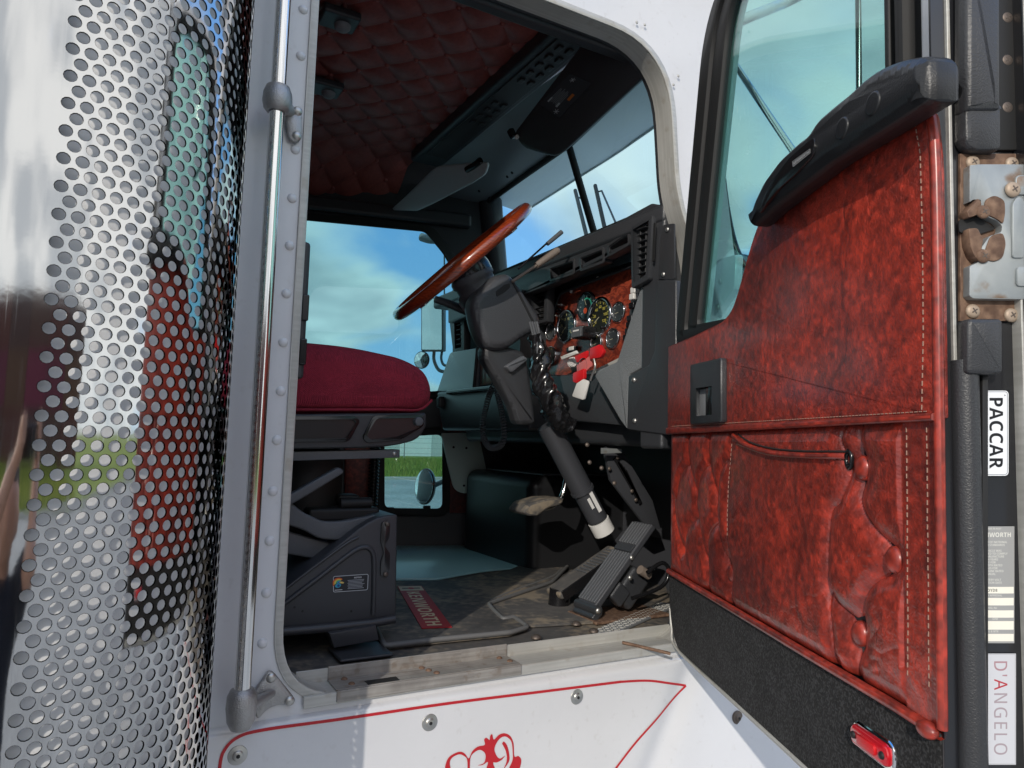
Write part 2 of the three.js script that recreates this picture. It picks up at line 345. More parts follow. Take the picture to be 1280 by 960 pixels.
M.turf = std({ map: T.turf, roughness: 1 });
M.concrete = std({ color: lin(0.36, 0.35, 0.32), roughness: 0.9 });
// flat print: a canvas on a real plate, uv 0..1 over the plate
function printed(w, h, draw, o = {}) {
  const c = document.createElement('canvas'); c.width = w; c.height = h; draw(c.getContext('2d'), w, h);
  const t = new THREE.CanvasTexture(c); t.colorSpace = THREE.SRGBColorSpace; t.anisotropy = 8;
  return phy({ map: t, roughness: o.rough ?? 0.4, metalness: o.metal ?? 0, clearcoat: o.coat ?? 0 });
}
// a thin printed plate: front face carries the print with uv 0..1, in frame f centred at a, b
function printPlate(f, a, b, c, w, h, t, rot = 0) {
  const g = new THREE.BoxGeometry(w, h, t); if (rot) g.rotateZ(rot); inFrame(g.translate(a, b, c + t / 2), f); g.userData.keepUV = true; return g;
}
function quadPrint(c, t) {                                          // four corners TL TR BR BL as Vector3, raised by t along the normal, uv 0..1
  const n = c[1].clone().sub(c[0]).cross(c[3].clone().sub(c[0])).normalize().negate();
  const q = c.map((p) => p.clone().addScaledVector(n, t)), pos = [], uv = [];
  const add = (a, b, d, ua, ub, ud) => { for (const p of [a, b, d]) pos.push(p.x, p.y, p.z); uv.push(...ua, ...ub, ...ud); };
  const U = [[0, 1], [1, 1], [1, 0], [0, 0]];
  add(q[0], q[3], q[2], U[0], U[3], U[2]); add(q[0], q[2], q[1], U[0], U[2], U[1]);
  for (let i = 0; i < 4; i++) { const k = (i + 1) % 4; add(c[i], q[i], q[k], U[i], U[i], U[k]); add(c[i], q[k], c[k], U[i], U[k], U[k]); }
  const g = new THREE.BufferGeometry(); g.setAttribute('position', new THREE.Float32BufferAttribute(pos, 3)); g.setAttribute('uv', new THREE.Float32BufferAttribute(uv, 2)); g.computeVertexNormals(); g.userData.keepUV = true; return g;
}
// ------------------------------------------------------------------ the cab shell
const FS = new Frame(V(0, 0, 0), V(1, 0, 0), V(0, 1, 0), V(0, 0, 1));                  // outer skin, driver's side
const FP = frameN(V(0.92, 0, -1.6), V(-0.225, 0, 0.974));                              // passenger wall, toed in
const FLOOR = 1.355;
const cab = thing('truck_cab', V(0.7, 0.3, -0.8), 'white truck cab with its driver side doorway open and red pinstripe below the sill', 'truck cab');
const opening = [[0.276, 1.352], [1.215, 1.352], [1.215, 2.26], [1.144, 2.40], [1.112, 2.765], [0.279, 2.765]], openR = [0.12, 0.1, 0.08, 0.12, 0.17, 0.12];
const grow = (d) => [[0.276 - d, 1.352 - d], [1.215 + d, 1.352 - d], [1.215 + d, 2.26], [1.144 + d, 2.40], [1.112 + d, 2.765 + d], [0.279 - d, 2.765 + d]];
const openRg = (d) => openR.map((r) => r + d);
part('side_skin', ring(FS, [[-0.06, 1.318], [1.40, 1.318], [1.36, 2.2], [1.29, 2.6], [1.27, 3.02], [-0.06, 3.02]], grow(0.012), 0.012, { c: -0.012, ri: openRg(0.012), ro: [0.001, 0.001, 0.05, 0.05, 0.02, 0.001] }), M.pillar, cab);
part('side_lining', ring(FS, [[-0.06, 1.25], [1.40, 1.25], [1.32, 2.3], [1.19, 2.95], [-0.06, 2.95]], grow(0.004), 0.012, { c: -0.066, ri: openRg(0.004) }), M.plastic, cab);
part('door_frame', [
  ring(FS, grow(0.015), grow(0.0), 0.005, { c: 0.0, bev: 0.002, ri: openR, ro: openRg(0.015) }),
  ring(FS, grow(0.010), grow(0.0), 0.052, { c: -0.052, ri: openR, ro: openRg(0.01) }),
], M.alu, cab);
for (const [x, y] of [[379, 12], [376, 70], [369, 187], [365, 248], [362, 307], [358, 367], [354, 428], [351, 489], [346, 550], [341, 614], [337, 676], [333, 741], [328, 804]])
  part('rivet', screwGeo(onZ(x, y, 0), V(0, 0, 1), 0.0085), M.pillar, cab);
for (const [x, y] of [[796, 28], [806, 31], [842, 106], [848, 95]])
  part('rivet', screwGeo(onZ(x, y, 0.007), V(0, 0, 1), 0.0036), M.alu, cab);
// worn tread plates on the sill
{
  const x0 = 0.372, x1 = 0.745;
  const prof = (xa, xb, h) => [put(rbox(xb - xa, 0.026, 0.004, 0.0015), (xa + xb) / 2, 1.3665 + h, -0.0545 + h), put(rbox(xb - xa, 0.003, 0.062, 0.001), (xa + xb) / 2, 1.3545 + h, -0.0245), put(rbox(xb - xa, 0.020, 0.004, 0.0018), (xa + xb) / 2, 1.3455 + h, 0.0075 + h)];
  part('sill', prof(0.315, 1.19, 0), M.alu, cab);
  const sp = part('sill_plate', prof(x0, x1, 0.003), M.aluWorn, cab);
  for (const [x, z] of [[0.40, -0.042], [0.405, -0.012], [0.553, -0.044], [0.560, -0.026], [0.568, -0.006], [0.722, -0.040], [0.732, -0.014]])
    part('screw', screwGeo(V(x, 1.3590, z), UPV, 0.0062), M.rust, sp);
  part('grip_tape', put(rbox(0.06, 0.0012, 0.02, 0.0004), 0.46, 1.3596, -0.006), M.rubber, sp);
  part('rod', bar(onY(778, 803, 1.362), onY(838, 817, 1.352), 0.0035), M.rust, cab);
}
// lower outer panel: shoulder, gentle crease ahead, pinstripe and bolts
const lowZ = (x, y) => {
  let z = 0.014 - 0.030 * Math.pow(sm(1.312, 1.332, y), 2) * (1 - 0.2 * sm(1.0, 1.3, x));
  z += 0.020 * sm(1.26, 0.9, y);
  const cx = 1.115 + (1.25 - y) * -0.62;                                               // crease runs down and back
  const d = x - cx - 0.06; z += -0.010 * Math.exp(-d * d / 0.0016) + 0.05 * sm(0.0, 0.5, d);
  return z;
};
{
  const nx = 260, ny = 130;
  part('lower_panel', quadGrid([[-0.10, 1.330], [1.95, 1.330], [1.95, 0.55], [-0.10, 0.55]], nx, ny, (a, b) => lowZ(a, b), FS), M.white, cab);
  const onLow = (px, py) => { let p = onZ(px, py, 0.014); for (let k = 0; k < 6; k++) p = onZ(px, py, lowZ(p.x, p.y)); return p; };
  const ribbon = (pts, w, lift) => {                                                   // painted line that follows the panel
    const pos = [], uv = [], idx = [];
    pts.forEach((p, i) => {
      const q = pts[Math.min(pts.length - 1, i + 1)], o = pts[Math.max(0, i - 1)], t = [q[0] - o[0], q[1] - o[1]], l = Math.hypot(...t);
      const n = [-t[1] / l * w / 2, t[0] / l * w / 2];
      for (const s of [1, -1]) { const X = p[0] + n[0] * s, Y = p[1] + n[1] * s; pos.push(X, Y, lowZ(X, Y) + lift); uv.push(X, Y); }
      if (i) { const k = 2 * i; idx.push(k - 2, k - 1, k, k - 1, k + 1, k); }
    });
    const g = new THREE.BufferGeometry(); g.setAttribute('position', new THREE.Float32BufferAttribute(pos, 3)); g.setAttribute('uv', new THREE.Float32BufferAttribute(uv, 2)); g.setIndex(idx); g.computeVertexNormals(); return g;
  };
  const P = (x, y) => { const p = onLow(x, y); return [p.x, p.y]; };
  const a = spline2([P(274, 962), P(279, 940), P(296, 922), P(330, 912), P(430, 898), P(560, 879), P(680, 864), P(776, 852)], 160);
  const b = spline2([P(776, 852), P(815, 851), P(857, 857)], 20), c = spline2([P(857, 857), P(826, 892), P(796, 926), P(768, 962)], 40);
  part('pinstripe', [ribbon(a, 0.0052, 0.0012), ribbon(b, 0.0048, 0.0012), ribbon(c, 0.0048, 0.0012)], M.redPaint, cab);
  for (const [x, y, dark] of [[297, 944, 0], [537, 903, 0], [721, 871, 0], [922, 897, 1]]) {
    const p = onLow(x, y), n = V(0, 0, 1);
    const w = part('bolt', lathe([[0, 0.006], [0.006, 0.0055], [0.0085, 0.0035], [0.0088, 0.002], [0.0145, 0.0018], [0.0155, 0.0005], [0.0155, -0.004]], p, n, 28), dark ? M.screwDark : M.screw, cab);
    part('socket', lathe([[0, 0.0066], [0.0034, 0.0066], [0.0034, 0.0050]], p, n, 6), M.rubber, w);
  }
  // red scroll ornament, a filled outline that follows the panel
  const sc = (l) => l.map(([x, y]) => P(540 + x / 9.846, 900 + y / 9.846));
  const fill = (l) => {
    const g = new THREE.ShapeGeometry(new THREE.Shape(new THREE.SplineCurve([...sc(l), sc(l)[0]].map(([x, y]) => new THREE.Vector2(x, y))).getPoints(l.length * 4)));
    const p = g.attributes.position; for (let i = 0; i < p.count; i++) p.setZ(i, lowZ(p.getX(i), p.getY(i)) + 0.0013); return g;
  };
  part('painted_scroll', [
    fill([[150, 660], [165, 540], [215, 445], [330, 388], [400, 410], [448, 470], [490, 385], [560, 325], [645, 303], [638, 240], [665, 215], [704, 243], [712, 195], [737, 172], [757, 238], [820, 180], [890, 160], [960, 195], [1000, 290], [1010, 443], [1060, 440], [1095, 490], [1075, 591], [1030, 660], [920, 660], [985, 500], [990, 400], [975, 270], [930, 215], [885, 200], [830, 225], [780, 300], [765, 370], [800, 450], [840, 470], [895, 435], [850, 490], [790, 520], [748, 522], [770, 591], [800, 660], [660, 660], [685, 517], [620, 550], [560, 555], [630, 530], [655, 470], [650, 410], [610, 372], [560, 370], [490, 420], [465, 490], [460, 660], [437, 660], [430, 490], [390, 440], [330, 420], [250, 455], [215, 520], [228, 660]]),
    fill([[858, 290], [880, 262], [920, 310], [947, 420], [942, 510], [870, 610], [905, 540], [918, 470], [908, 390], [880, 325]]),
  ], M.redPaint, cab);
}
// roof, rear wall, firewall, nose
part('roof', [put(rbox(1.50, 0.05, 1.84, 0.02), 0.66, 3.06, -0.84)], M.white, cab);
part('rear_wall', [put(rbox(0.03, 1.75, 1.78, 0.005), -0.055, 2.15, -0.9)], M.leatherDark, cab);
part('firewall', [put(rbox(0.03, 1.3, 1.7, 0.005), 1.78, 1.7, -0.8), put(rbox(0.42, 0.02, 1.44, 0.005), 1.58, 2.20, -0.82)], M.blackSteel, cab);
part('bonnet', [plate(new Frame(V(1.8, 0, -1.35), V(1, 0, 0), UPV, V(0, 0, 1)), [[0, 1.2], [1.5, 1.2], [1.5, 1.92], [0.2, 2.10], [0, 2.12]], 1.1, { r: [0.01, 0.05, 0.15, 0.1, 0.01], bev: 0.015, seg: 3 })], M.white, cab);
part('cowl_side', plate(FS, [[1.28, 1.20], [1.83, 1.20], [1.83, 2.12], [1.62, 2.19], [1.36, 2.19], [1.28, 2.30]], 0.016, { c: -0.05, bev: 0.003 }), M.white, cab);
// passenger wall with its two windows
const winP = FP.uvs([[300, 268], [531, 290], [566, 332], [566, 492], [300, 492]]), peep = FP.uvs([[477, 545], [553, 541], [553, 637], [477, 636]]);
{
  const s = rshape([[-1.15, 0.95], [0.95, 0.95], [0.95, 2.2], [0.60, 2.3], [0.49, 3.05], [-1.15, 3.05]]);
  s.holes.push(new THREE.Path(rshape(winP, [0.06, 0.02, 0.09, 0.1, 0.06]).getPoints(8)), new THREE.Path(rshape(peep, 0.035).getPoints(8)));
  const g = inFrame(ext(s, 0.03), FP); g.userData.keepUV = true;
  part('passenger_wall', g, M.plastic, cab);
  const inset = (l, d) => { const cx = l.reduce((q, p) => q + p[0], 0) / l.length, cy = l.reduce((q, p) => q + p[1], 0) / l.length; return l.map(([x, y]) => [x + Math.sign(x - cx) * d, y + Math.sign(y - cy) * d]); };
  part('window_seal', [ring(FP, inset(winP, 0.022), inset(winP, -0.002), 0.016, { c: 0.03, bev: 0.005, ri: [0.06, 0.02, 0.09, 0.1, 0.06], ro: [0.08, 0.04, 0.1, 0.1, 0.06] }), ring(FP, inset(peep, 0.024), inset(peep, -0.001), 0.02, { c: 0.03, bev: 0.006, ri: 0.035, ro: 0.05 })], M.rubber, cab);
  part('passenger_window', plate(FP, inset(winP, 0.01), 0.004, { c: 0.012 }), M.glass, cab);
  const pw = part('peep_window', plate(FP, inset(peep, 0.01), 0.004, { c: 0.012 }), M.glass, cab);
  for (const [x, y] of [[487, 635], [532, 633]]) { const [a, b] = FP.uv(x, y); part('clip', boxAt(FP, a, b, 0.03, 0.03, 0.012, 0.02), M.rubber, pw); }
  // maroon trim and green-white kick panel
  part('wall_trim', [plate(FP, FP.uvs([[430, 545], [476, 560], [470, 640], [430, 645]]), 0.02, { c: 0.03, r: 0.02, bev: 0.006 })], M.leatherDark, cab); part('wall_trim', [plate(FP, FP.uvs([[548, 520], [600, 520], [598, 640], [560, 640]]), 0.012, { c: 0.03, bev: 0.004 })], M.leatherDark, cab);
  const kp = part('kick_panel', plate(FP, FP.uvs([[548, 541], [594, 541], [606, 597], [581, 617], [564, 612], [556, 580]]), 0.012, { c: 0.05, bev: 0.003, r: [0.01, 0.01, 0.01, 0.03, 0.03, 0.01] }), M.greenWhite, cab);
  for (const [x, y] of [[567, 559], [583, 560], [580, 607]]) part('screw', screwGeo(FP.at(...FP.uv(x, y, 0.062), 0.062), FP.n, 0.005), M.rubber, kp);
  part('pillar_trim', bar(V(1.385, 2.90, -1.47), V(1.485, 2.2, -1.5), 0.055, 0.06), M.plastic, cab); part('pillar_trim', [bar(V(1.14, 2.86, -0.10), V(1.30, 2.2, -0.085), 0.02, 0.025)], M.plastic, cab);
  // corrugated hose hung by the peep window
  const h = []; for (let i = 0; i <= 26; i++) { const p = FP.at(...FP.uv(466 - i * 0.2, 560 + i * 4), 0.10); h.push(put(new THREE.TorusGeometry(0.017, 0.005, 6, 14).rotateX(Math.PI / 2), p.x, p.y, p.z)); }
  part('corrugated_hose', [...h, bar(FP.at(...FP.uv(466, 556), 0.10), FP.at(...FP.uv(461, 668), 0.10), 0.015)], M.gloss, cab);
}
// windscreen: two panes in a V, divider, seal, outside visor
const wsT = [V(1.37, 2.845, -1.46), V(1.36, 2.875, -0.79), V(1.165, 2.80, -0.055)], wsB = [V(1.50, 2.22, -1.50), V(1.62, 2.22, -0.79), V(1.325, 2.22, -0.04)];
{
  const pane = (a, b, c, d) => { const n = b.clone().sub(a).cross(d.clone().sub(a)).normalize().multiplyScalar(0.005); const g = quadPrint([a, b, c, d], 0.005); return g; };
  part('windscreen', pane(wsT[0], wsT[1], wsB[1], wsB[0]), M.glass, cab); part('windscreen', pane(wsT[1], wsT[2], wsB[2], wsB[1]), M.glass, cab);
  part('windscreen_seal', [tube([wsB[0], wsT[0], wsT[1], wsT[2], wsB[2]], 0.014, 80, 8, false, 0.05), bar(wsT[1].clone().add(V(-0.01, 0, 0)), wsB[1].clone().add(V(-0.01, 0, 0)), 0.013)], M.rubber, cab);
  const L = (a, b, t) => a.clone().lerp(b, t);
  const vis = (a, b) => { const q = []; for (let i = 0; i <= 16; i++) { const p = L(a, b, i / 16); q.push(p); } return q; };
  const pos = [], idx = [];
  const line = [...vis(wsT[0].clone().add(V(0.0, 0, -0.03)), wsT[1]), ...vis(wsT[1], wsT[2].clone().add(V(0.02, 0, -0.01))).slice(1)];
  line.forEach((p, i) => { const A = p.clone().add(V(0.012, 0.028, 0)), B = p.clone().add(V(0.20, 0.004, 0)); for (const q of [A, B]) pos.push(q.x, q.y, q.z); if (i) { const k = 2 * i; idx.push(k - 2, k - 1, k, k - 1, k + 1, k); } });
  const g = new THREE.BufferGeometry(); g.setAttribute('position', new THREE.Float32BufferAttribute(pos, 3)); g.setIndex(idx); g.computeVertexNormals();
    part('outside_visor', [g, tube(line.filter((_, i) => i % 4 === 0).map((p) => p.clone().add(V(0.20, 0.006, 0))), 0.006, 60, 8)], M.visorSheet, cab);
}
// headliner: buttoned maroon padding that drops at the sides
const ceilY = (x, z) => 2.945 - 0.17 * Math.pow(sm(-1.32, -1.72, z), 1.3) - 0.15 * Math.pow(sm(-0.30, 0.02, z), 1.5);
{
  const FC = new Frame(V(0, 0, 0), V(1, 0, 0), V(0, 0, 1), V(0, -1, 0)), SP = 0.066;
  const tuft = (x, z) => {
    const s = (x / SP + z / (SP * 1.15)) / 2, t = (x / SP - z / (SP * 1.15)) / 2;
    const a = Math.abs(Math.sin(Math.PI * s)), b = Math.abs(Math.sin(Math.PI * t));
    return 0.017 * Math.pow(a, 0.6) * Math.pow(b, 0.55);
  };
  part('headliner', quadGrid([[-0.06, -0.02], [0.99, -0.02], [0.99, -1.80], [-0.06, -1.80]], 240, 380, (x, z) => -ceilY(x, z) + tuft(x, z), FC), M.headliner, cab);
  for (let i = -16; i < 24; i++) for (let j = -6; j < 30; j++) {
    const s = i, t = j, x = SP * (s + t), z = SP * 1.15 * (s - t);
    if (x < 0.05 || x > 0.96 || z > -0.08 || z < -1.62) continue;
    part('button', lathe([[0, 0.009], [0.005, 0.0075], [0.008, 0.003], [0.008, -0.003]], V(x, ceilY(x, z), z), V(0, -1, 0), 10), M.headliner, cab);
  }
  // two roof lamps with round lenses
  for (const [px, py] of [[424, 18], [407, 105]]) {
    const p = onY(px, py, 2.92), l = part('roof_lamp', put(rbox(0.10, 0.024, 0.085, 0.008), p.x, 2.908, p.z), M.plastic, cab);
    part('lens', lathe([[0, 0.018], [0.015, 0.015], [0.021, 0.008], [0.023, -0.002]], V(p.x + 0.012, 2.897, p.z - 0.006), V(0, -1, 0), 20), M.grey, l);
  }
  // overhead panel with switch rows, fascia behind the windscreen
  const oh = part('overhead_panel', [put(rbox(0.13, 0.05, 1.24, 0.012), 1.02, 2.92, -0.70)], M.plastic, cab);
  part('inlay', put(rbox(0.085, 0.006, 1.02, 0.002), 1.02, 2.894, -0.70), M.burlDark, oh);
  for (let i = 0; i < 18; i++) part('switch', put(rbox(0.018, 0.006, 0.026, 0.003), 1.005 + (i % 2) * 0.034, 2.889, -0.32 - Math.floor(i / 2) * 0.052 - (i > 9 ? 0.12 : 0)), M.burlDark, oh);
  const q = [], id = []; const A = [V(1.08, 2.90, -1.62), V(1.08, 2.915, -0.79), V(1.07, 2.86, -0.05)];
  const rows = 8; for (let k = 0; k <= 1; k++) for (let i = 0; i <= 12; i++) for (let r = 0; r <= rows; r++) {
    const a = A[k].clone().lerp(A[k + 1] || A[2], i / 12), b = wsT[k].clone().lerp(wsT[k + 1] || wsT[2], i / 12).add(V(-0.01, 0.004, 0)), t = r / rows;
    const p = a.lerp(b, t); p.y -= 0.018 * Math.sin(Math.PI * t); q.push(p.x, p.y, p.z);
    if (i && r) { const n = q.length / 3 - 1; id.push(n, n - 1, n - rows - 2, n, n - rows - 2, n - rows - 1); }
  }
  const g = new THREE.BufferGeometry(); g.setAttribute('position', new THREE.Float32BufferAttribute(q, 3)); g.setIndex(id); g.computeVertexNormals();
  part('header_fascia', g, M.fascia, cab);
  part('header_trim', put(rbox(1.1, 0.03, 0.04, 0.012), 0.55, 2.785, -0.10), M.plastic, cab); part('header_trim', [boxAt(FP, -0.35, 2.75, 0.05, 1.5, 0.06, 0.05, 0.015)], M.plastic, cab);
  const hook = [[612, 248], [634, 221], [640, 216], [599, 239]]; for (const [x, y] of hook) part('stud', screwGeo(onX(x, y, 1.28), V(-0.6, -0.8, 0).normalize(), 0.006), M.rubber, cab);
}
// floor, tunnel, kick side
{
  const mat0 = part('floor', [put(rbox(1.85, 0.02, 1.75, 0.004), 0.86, FLOOR - 0.012, -0.935)], M.dusty, cab);
  // passenger floor covering, smooth vinyl
  const FY = new Frame(V(0, FLOOR, 0), V(0, 0, 1), V(1, 0, 0), V(0, 1, 0));
  const fy = (l) => l.map(([x, y]) => { const p = onY(x, y, FLOOR); return [p.z, p.x]; });
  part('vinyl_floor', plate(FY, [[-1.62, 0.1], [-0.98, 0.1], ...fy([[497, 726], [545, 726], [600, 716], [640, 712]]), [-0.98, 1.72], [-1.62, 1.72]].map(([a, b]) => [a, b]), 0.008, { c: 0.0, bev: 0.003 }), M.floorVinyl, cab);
  const tn = part('engine_tunnel', [put(rbox(0.62, 0.36, 0.56, 0.045, 5), 1.60, FLOOR + 0.15, -1.15)], M.armrest, cab);
  part('tunnel_lid', put(rbox(0.50, 0.012, 0.44, 0.005), 1.62, FLOOR + 0.331, -1.15), M.plasticGrey, tn);
  part('footwell', [put(rbox(0.02, 0.8, 1.45, 0.004), 1.70, 1.70, -0.75), put(rbox(0.55, 0.02, 0.9, 0.004).rotateZ(0.75), 1.62, FLOOR + 0.05, -0.5)], M.blackSteel, cab);
  part('kick_side', [put(rbox(0.46, 0.6, 0.02, 0.006), 1.56, 1.65, -0.085)], M.plasticSoft, cab);
}
// ------------------------------------------------------------------ the open door
const FD = new Frame(V(1.136, 0, 0), V(-0.413, 0, 0.911).normalize(), V(0, 1, 0), V(-0.911, 0, -0.413).normalize());
const [uEnd] = FD.uv(1181, 525, -0.012);
const FE = new Frame(FD.at(uEnd, 0, 0), FD.n.clone().negate(), UPV.clone(), FD.u.clone());   // free edge of the door, faces the viewer
const door = thing('cab_door', FD.at(0.4, 1.2, -0.05), 'open cab door lined with red buttoned leather, with black armrest and tinted window', 'truck door');
const D = (l, c = 0) => FD.uvs(l, c);
{
  const bot = FD.uv(1000, 962, -0.012)[1];
  // black inner shell below the belt, white outer skin, both with thickness
  const belt = FD.uv(905, 402)[1] - 0.012;
  part('door_shell', plate(FD, [[-0.004, bot + 0.06], [0.05, bot], [uEnd, bot], [uEnd, belt], [-0.004, belt - 0.02]], 0.098, { c: -0.112, r: [0.04, 0.04, 0.004, 0.004, 0.004], bev: 0.003 }), M.blackPaint, door);
  const uL = (x, y, c) => FD.uv(x, y, c)[0];
  part('door_skin', [plate(FD, [[-0.012, bot + 0.05], [0.05, bot - 0.012], [uEnd + 0.006, bot - 0.012], [uEnd + 0.006, belt + 0.02], [-0.012, belt]], 0.014, { c: -0.127, r: [0.05, 0.05, 0.004, 0.01, 0.02], bev: 0.004 }), plate(FD, [[0.0, belt - 0.05], [uEnd, belt - 0.05], [uEnd, belt], [0.0, belt]], 0.08, { c: -0.12, bev: 0.01, seg: 3 })], M.white, door);
  part('window_post', boxAt(FD, uEnd - 0.022, 2.42, -0.070, 0.044, 0.78, 0.10, 0.01), M.white, door);
  // window: frame, seal round the inside, tinted pane
  const top = 2.80, cF = -0.046;
  const frO = [[-0.008, belt - 0.05], [uEnd - 0.03, belt - 0.05], [uEnd - 0.03, top], [uL(876, 0, -0.02), top]];
  const frI = [...D([[884, 413], [908, 402]], cF), [uEnd - 0.085, belt], [uEnd - 0.085, top - 0.075], [uL(926, 0, cF) + 0.015, top - 0.075]];
  part('window_frame', ring(FD, frO, frI, 0.012, { c: cF - 0.006, ro: [0.02, 0.02, 0.06, 0.12], ri: [0.03, 0.02, 0.02, 0.09, 0.10], bev: 0.003 }), M.white, door);
  const inOut = [...D([[843, 432], [908, 408]], -0.01), [uEnd - 0.055, belt - 0.05], [uEnd - 0.055, 2.765], [uL(880, 0, -0.01) + 0.01, 2.765]];
  const inIn = [...D([[866, 412], [905, 396]], -0.01), [uEnd - 0.085, belt - 0.02], [uEnd - 0.085, 2.722], [uL(905, 0, -0.01) + 0.01, 2.722]];
  const mid = inOut.map((p, i) => [(p[0] + inIn[i][0]) / 2, (p[1] + inIn[i][1]) / 2]);
  part('window_seal', [
    ring(FD, inOut, mid, 0.030, { c: -0.038, bev: 0.008, ro: [0.05, 0.02, 0.02, 0.13, 0.14], ri: [0.04, 0.02, 0.02, 0.11, 0.12] }),
    ring(FD, mid, inIn, 0.018, { c: -0.034, bev: 0.006, ro: [0.04, 0.02, 0.02, 0.11, 0.12], ri: [0.03, 0.02, 0.02, 0.10, 0.10] }),
  ], M.rubber, door);
  part('window_glass', plate(FD, [...D([[858, 425], [905, 412]], -0.028), [uEnd - 0.07, belt - 0.03], [uEnd - 0.07, 2.735], [uL(896, 0, -0.028) + 0.02, 2.735]], 0.004, { c: -0.032 }), M.glassDoor, door);
  part('run_channel', boxAt(FD, uEnd - 0.092, 2.42, -0.020, 0.010, 0.68, 0.016), M.rubber, door);
}
// leather trim, upper panel
const tr = {
  top: [[837, 433], [866, 421], [905, 402], [917, 388], [925, 364], [934, 330], [946, 290], [958, 262], [1010, 222], [1070, 180], [1120, 144], [1150, 133], [1163, 140], [1169, 200], [1172, 360], [1174, 523], [836, 541]],
};
const stitch = (f, pts, c, len, gap, w = 0.0014) => {                  // a row of thread stitches standing on a seam
  const g = [], L = [0]; for (let i = 1; i < pts.length; i++) L.push(L[i - 1] + Math.hypot(pts[i][0] - pts[i - 1][0], pts[i][1] - pts[i - 1][1]));
  let k = 1; for (let d = gap / 2; d + len < L[L.length - 1]; d += len + gap) {
    const P = (q) => { let j = 1; while (j < L.length - 1 && L[j] < q) j++; const t = (q - L[j - 1]) / (L[j] - L[j - 1]); return [pts[j - 1][0] + (pts[j][0] - pts[j - 1][0]) * t, pts[j - 1][1] + (pts[j][1] - pts[j - 1][1]) * t]; };
    const a = P(d), b = P(d + len), an = Math.atan2(b[1] - a[1], b[0] - a[0]);
    const cc = typeof c === 'function' ? c((a[0] + b[0]) / 2, (a[1] + b[1]) / 2) : c;
    g.push(inFrame(new THREE.BoxGeometry(len, w, w * 0.8).rotateZ(an).translate((a[0] + b[0]) / 2, (a[1] + b[1]) / 2, cc), f));
  }
  return g;
};
const cord = (f, pts, c, r, seg = 60) => { const cc = typeof c === 'function' ? c : () => c; return tube(pts.map(([a, b]) => f.at(a, b, cc(a, b))), r, seg, 8, false, 0.5); };
{
  const up = part('trim_panel', plate(FD, D(tr.top), 0.016, { c: -0.012, r: [0.004, 0.01, 0.02, 0.03, 0.03, 0.03, 0.03, 0.04, 0, 0, 0.01, 0.02, 0.015, 0.01, 0, 0.002, 0.002], bev: 0.004, seg: 3 }), M.leather, door);
  part('rolled_edge', cord(FD, D([[1150, 134], [1163, 141], [1169, 200], [1172, 360], [1174, 523]]), 0.000, 0.0055), M.leatherEdge, up);
  part('stitching', [...stitch(FD, D([[1148, 152], [1155, 190], [1158, 300], [1159, 420], [1157, 516]]), 0.0046, 0.0052, 0.0034, 0.0010), ...stitch(FD, D([[842, 533], [1000, 524], [1168, 514]]), 0.0052, 0.0046, 0.0030, 0.0009)], M.thread, up).userData.kind = 'stuff';
  const band = D([[836, 535], [1174, 516], [1174, 526], [836, 543]]);
  part('seam_band', plate(FD, band, 0.010, { c: -0.002, bev: 0.003, seg: 3 }), M.leatherEdge, up);
}
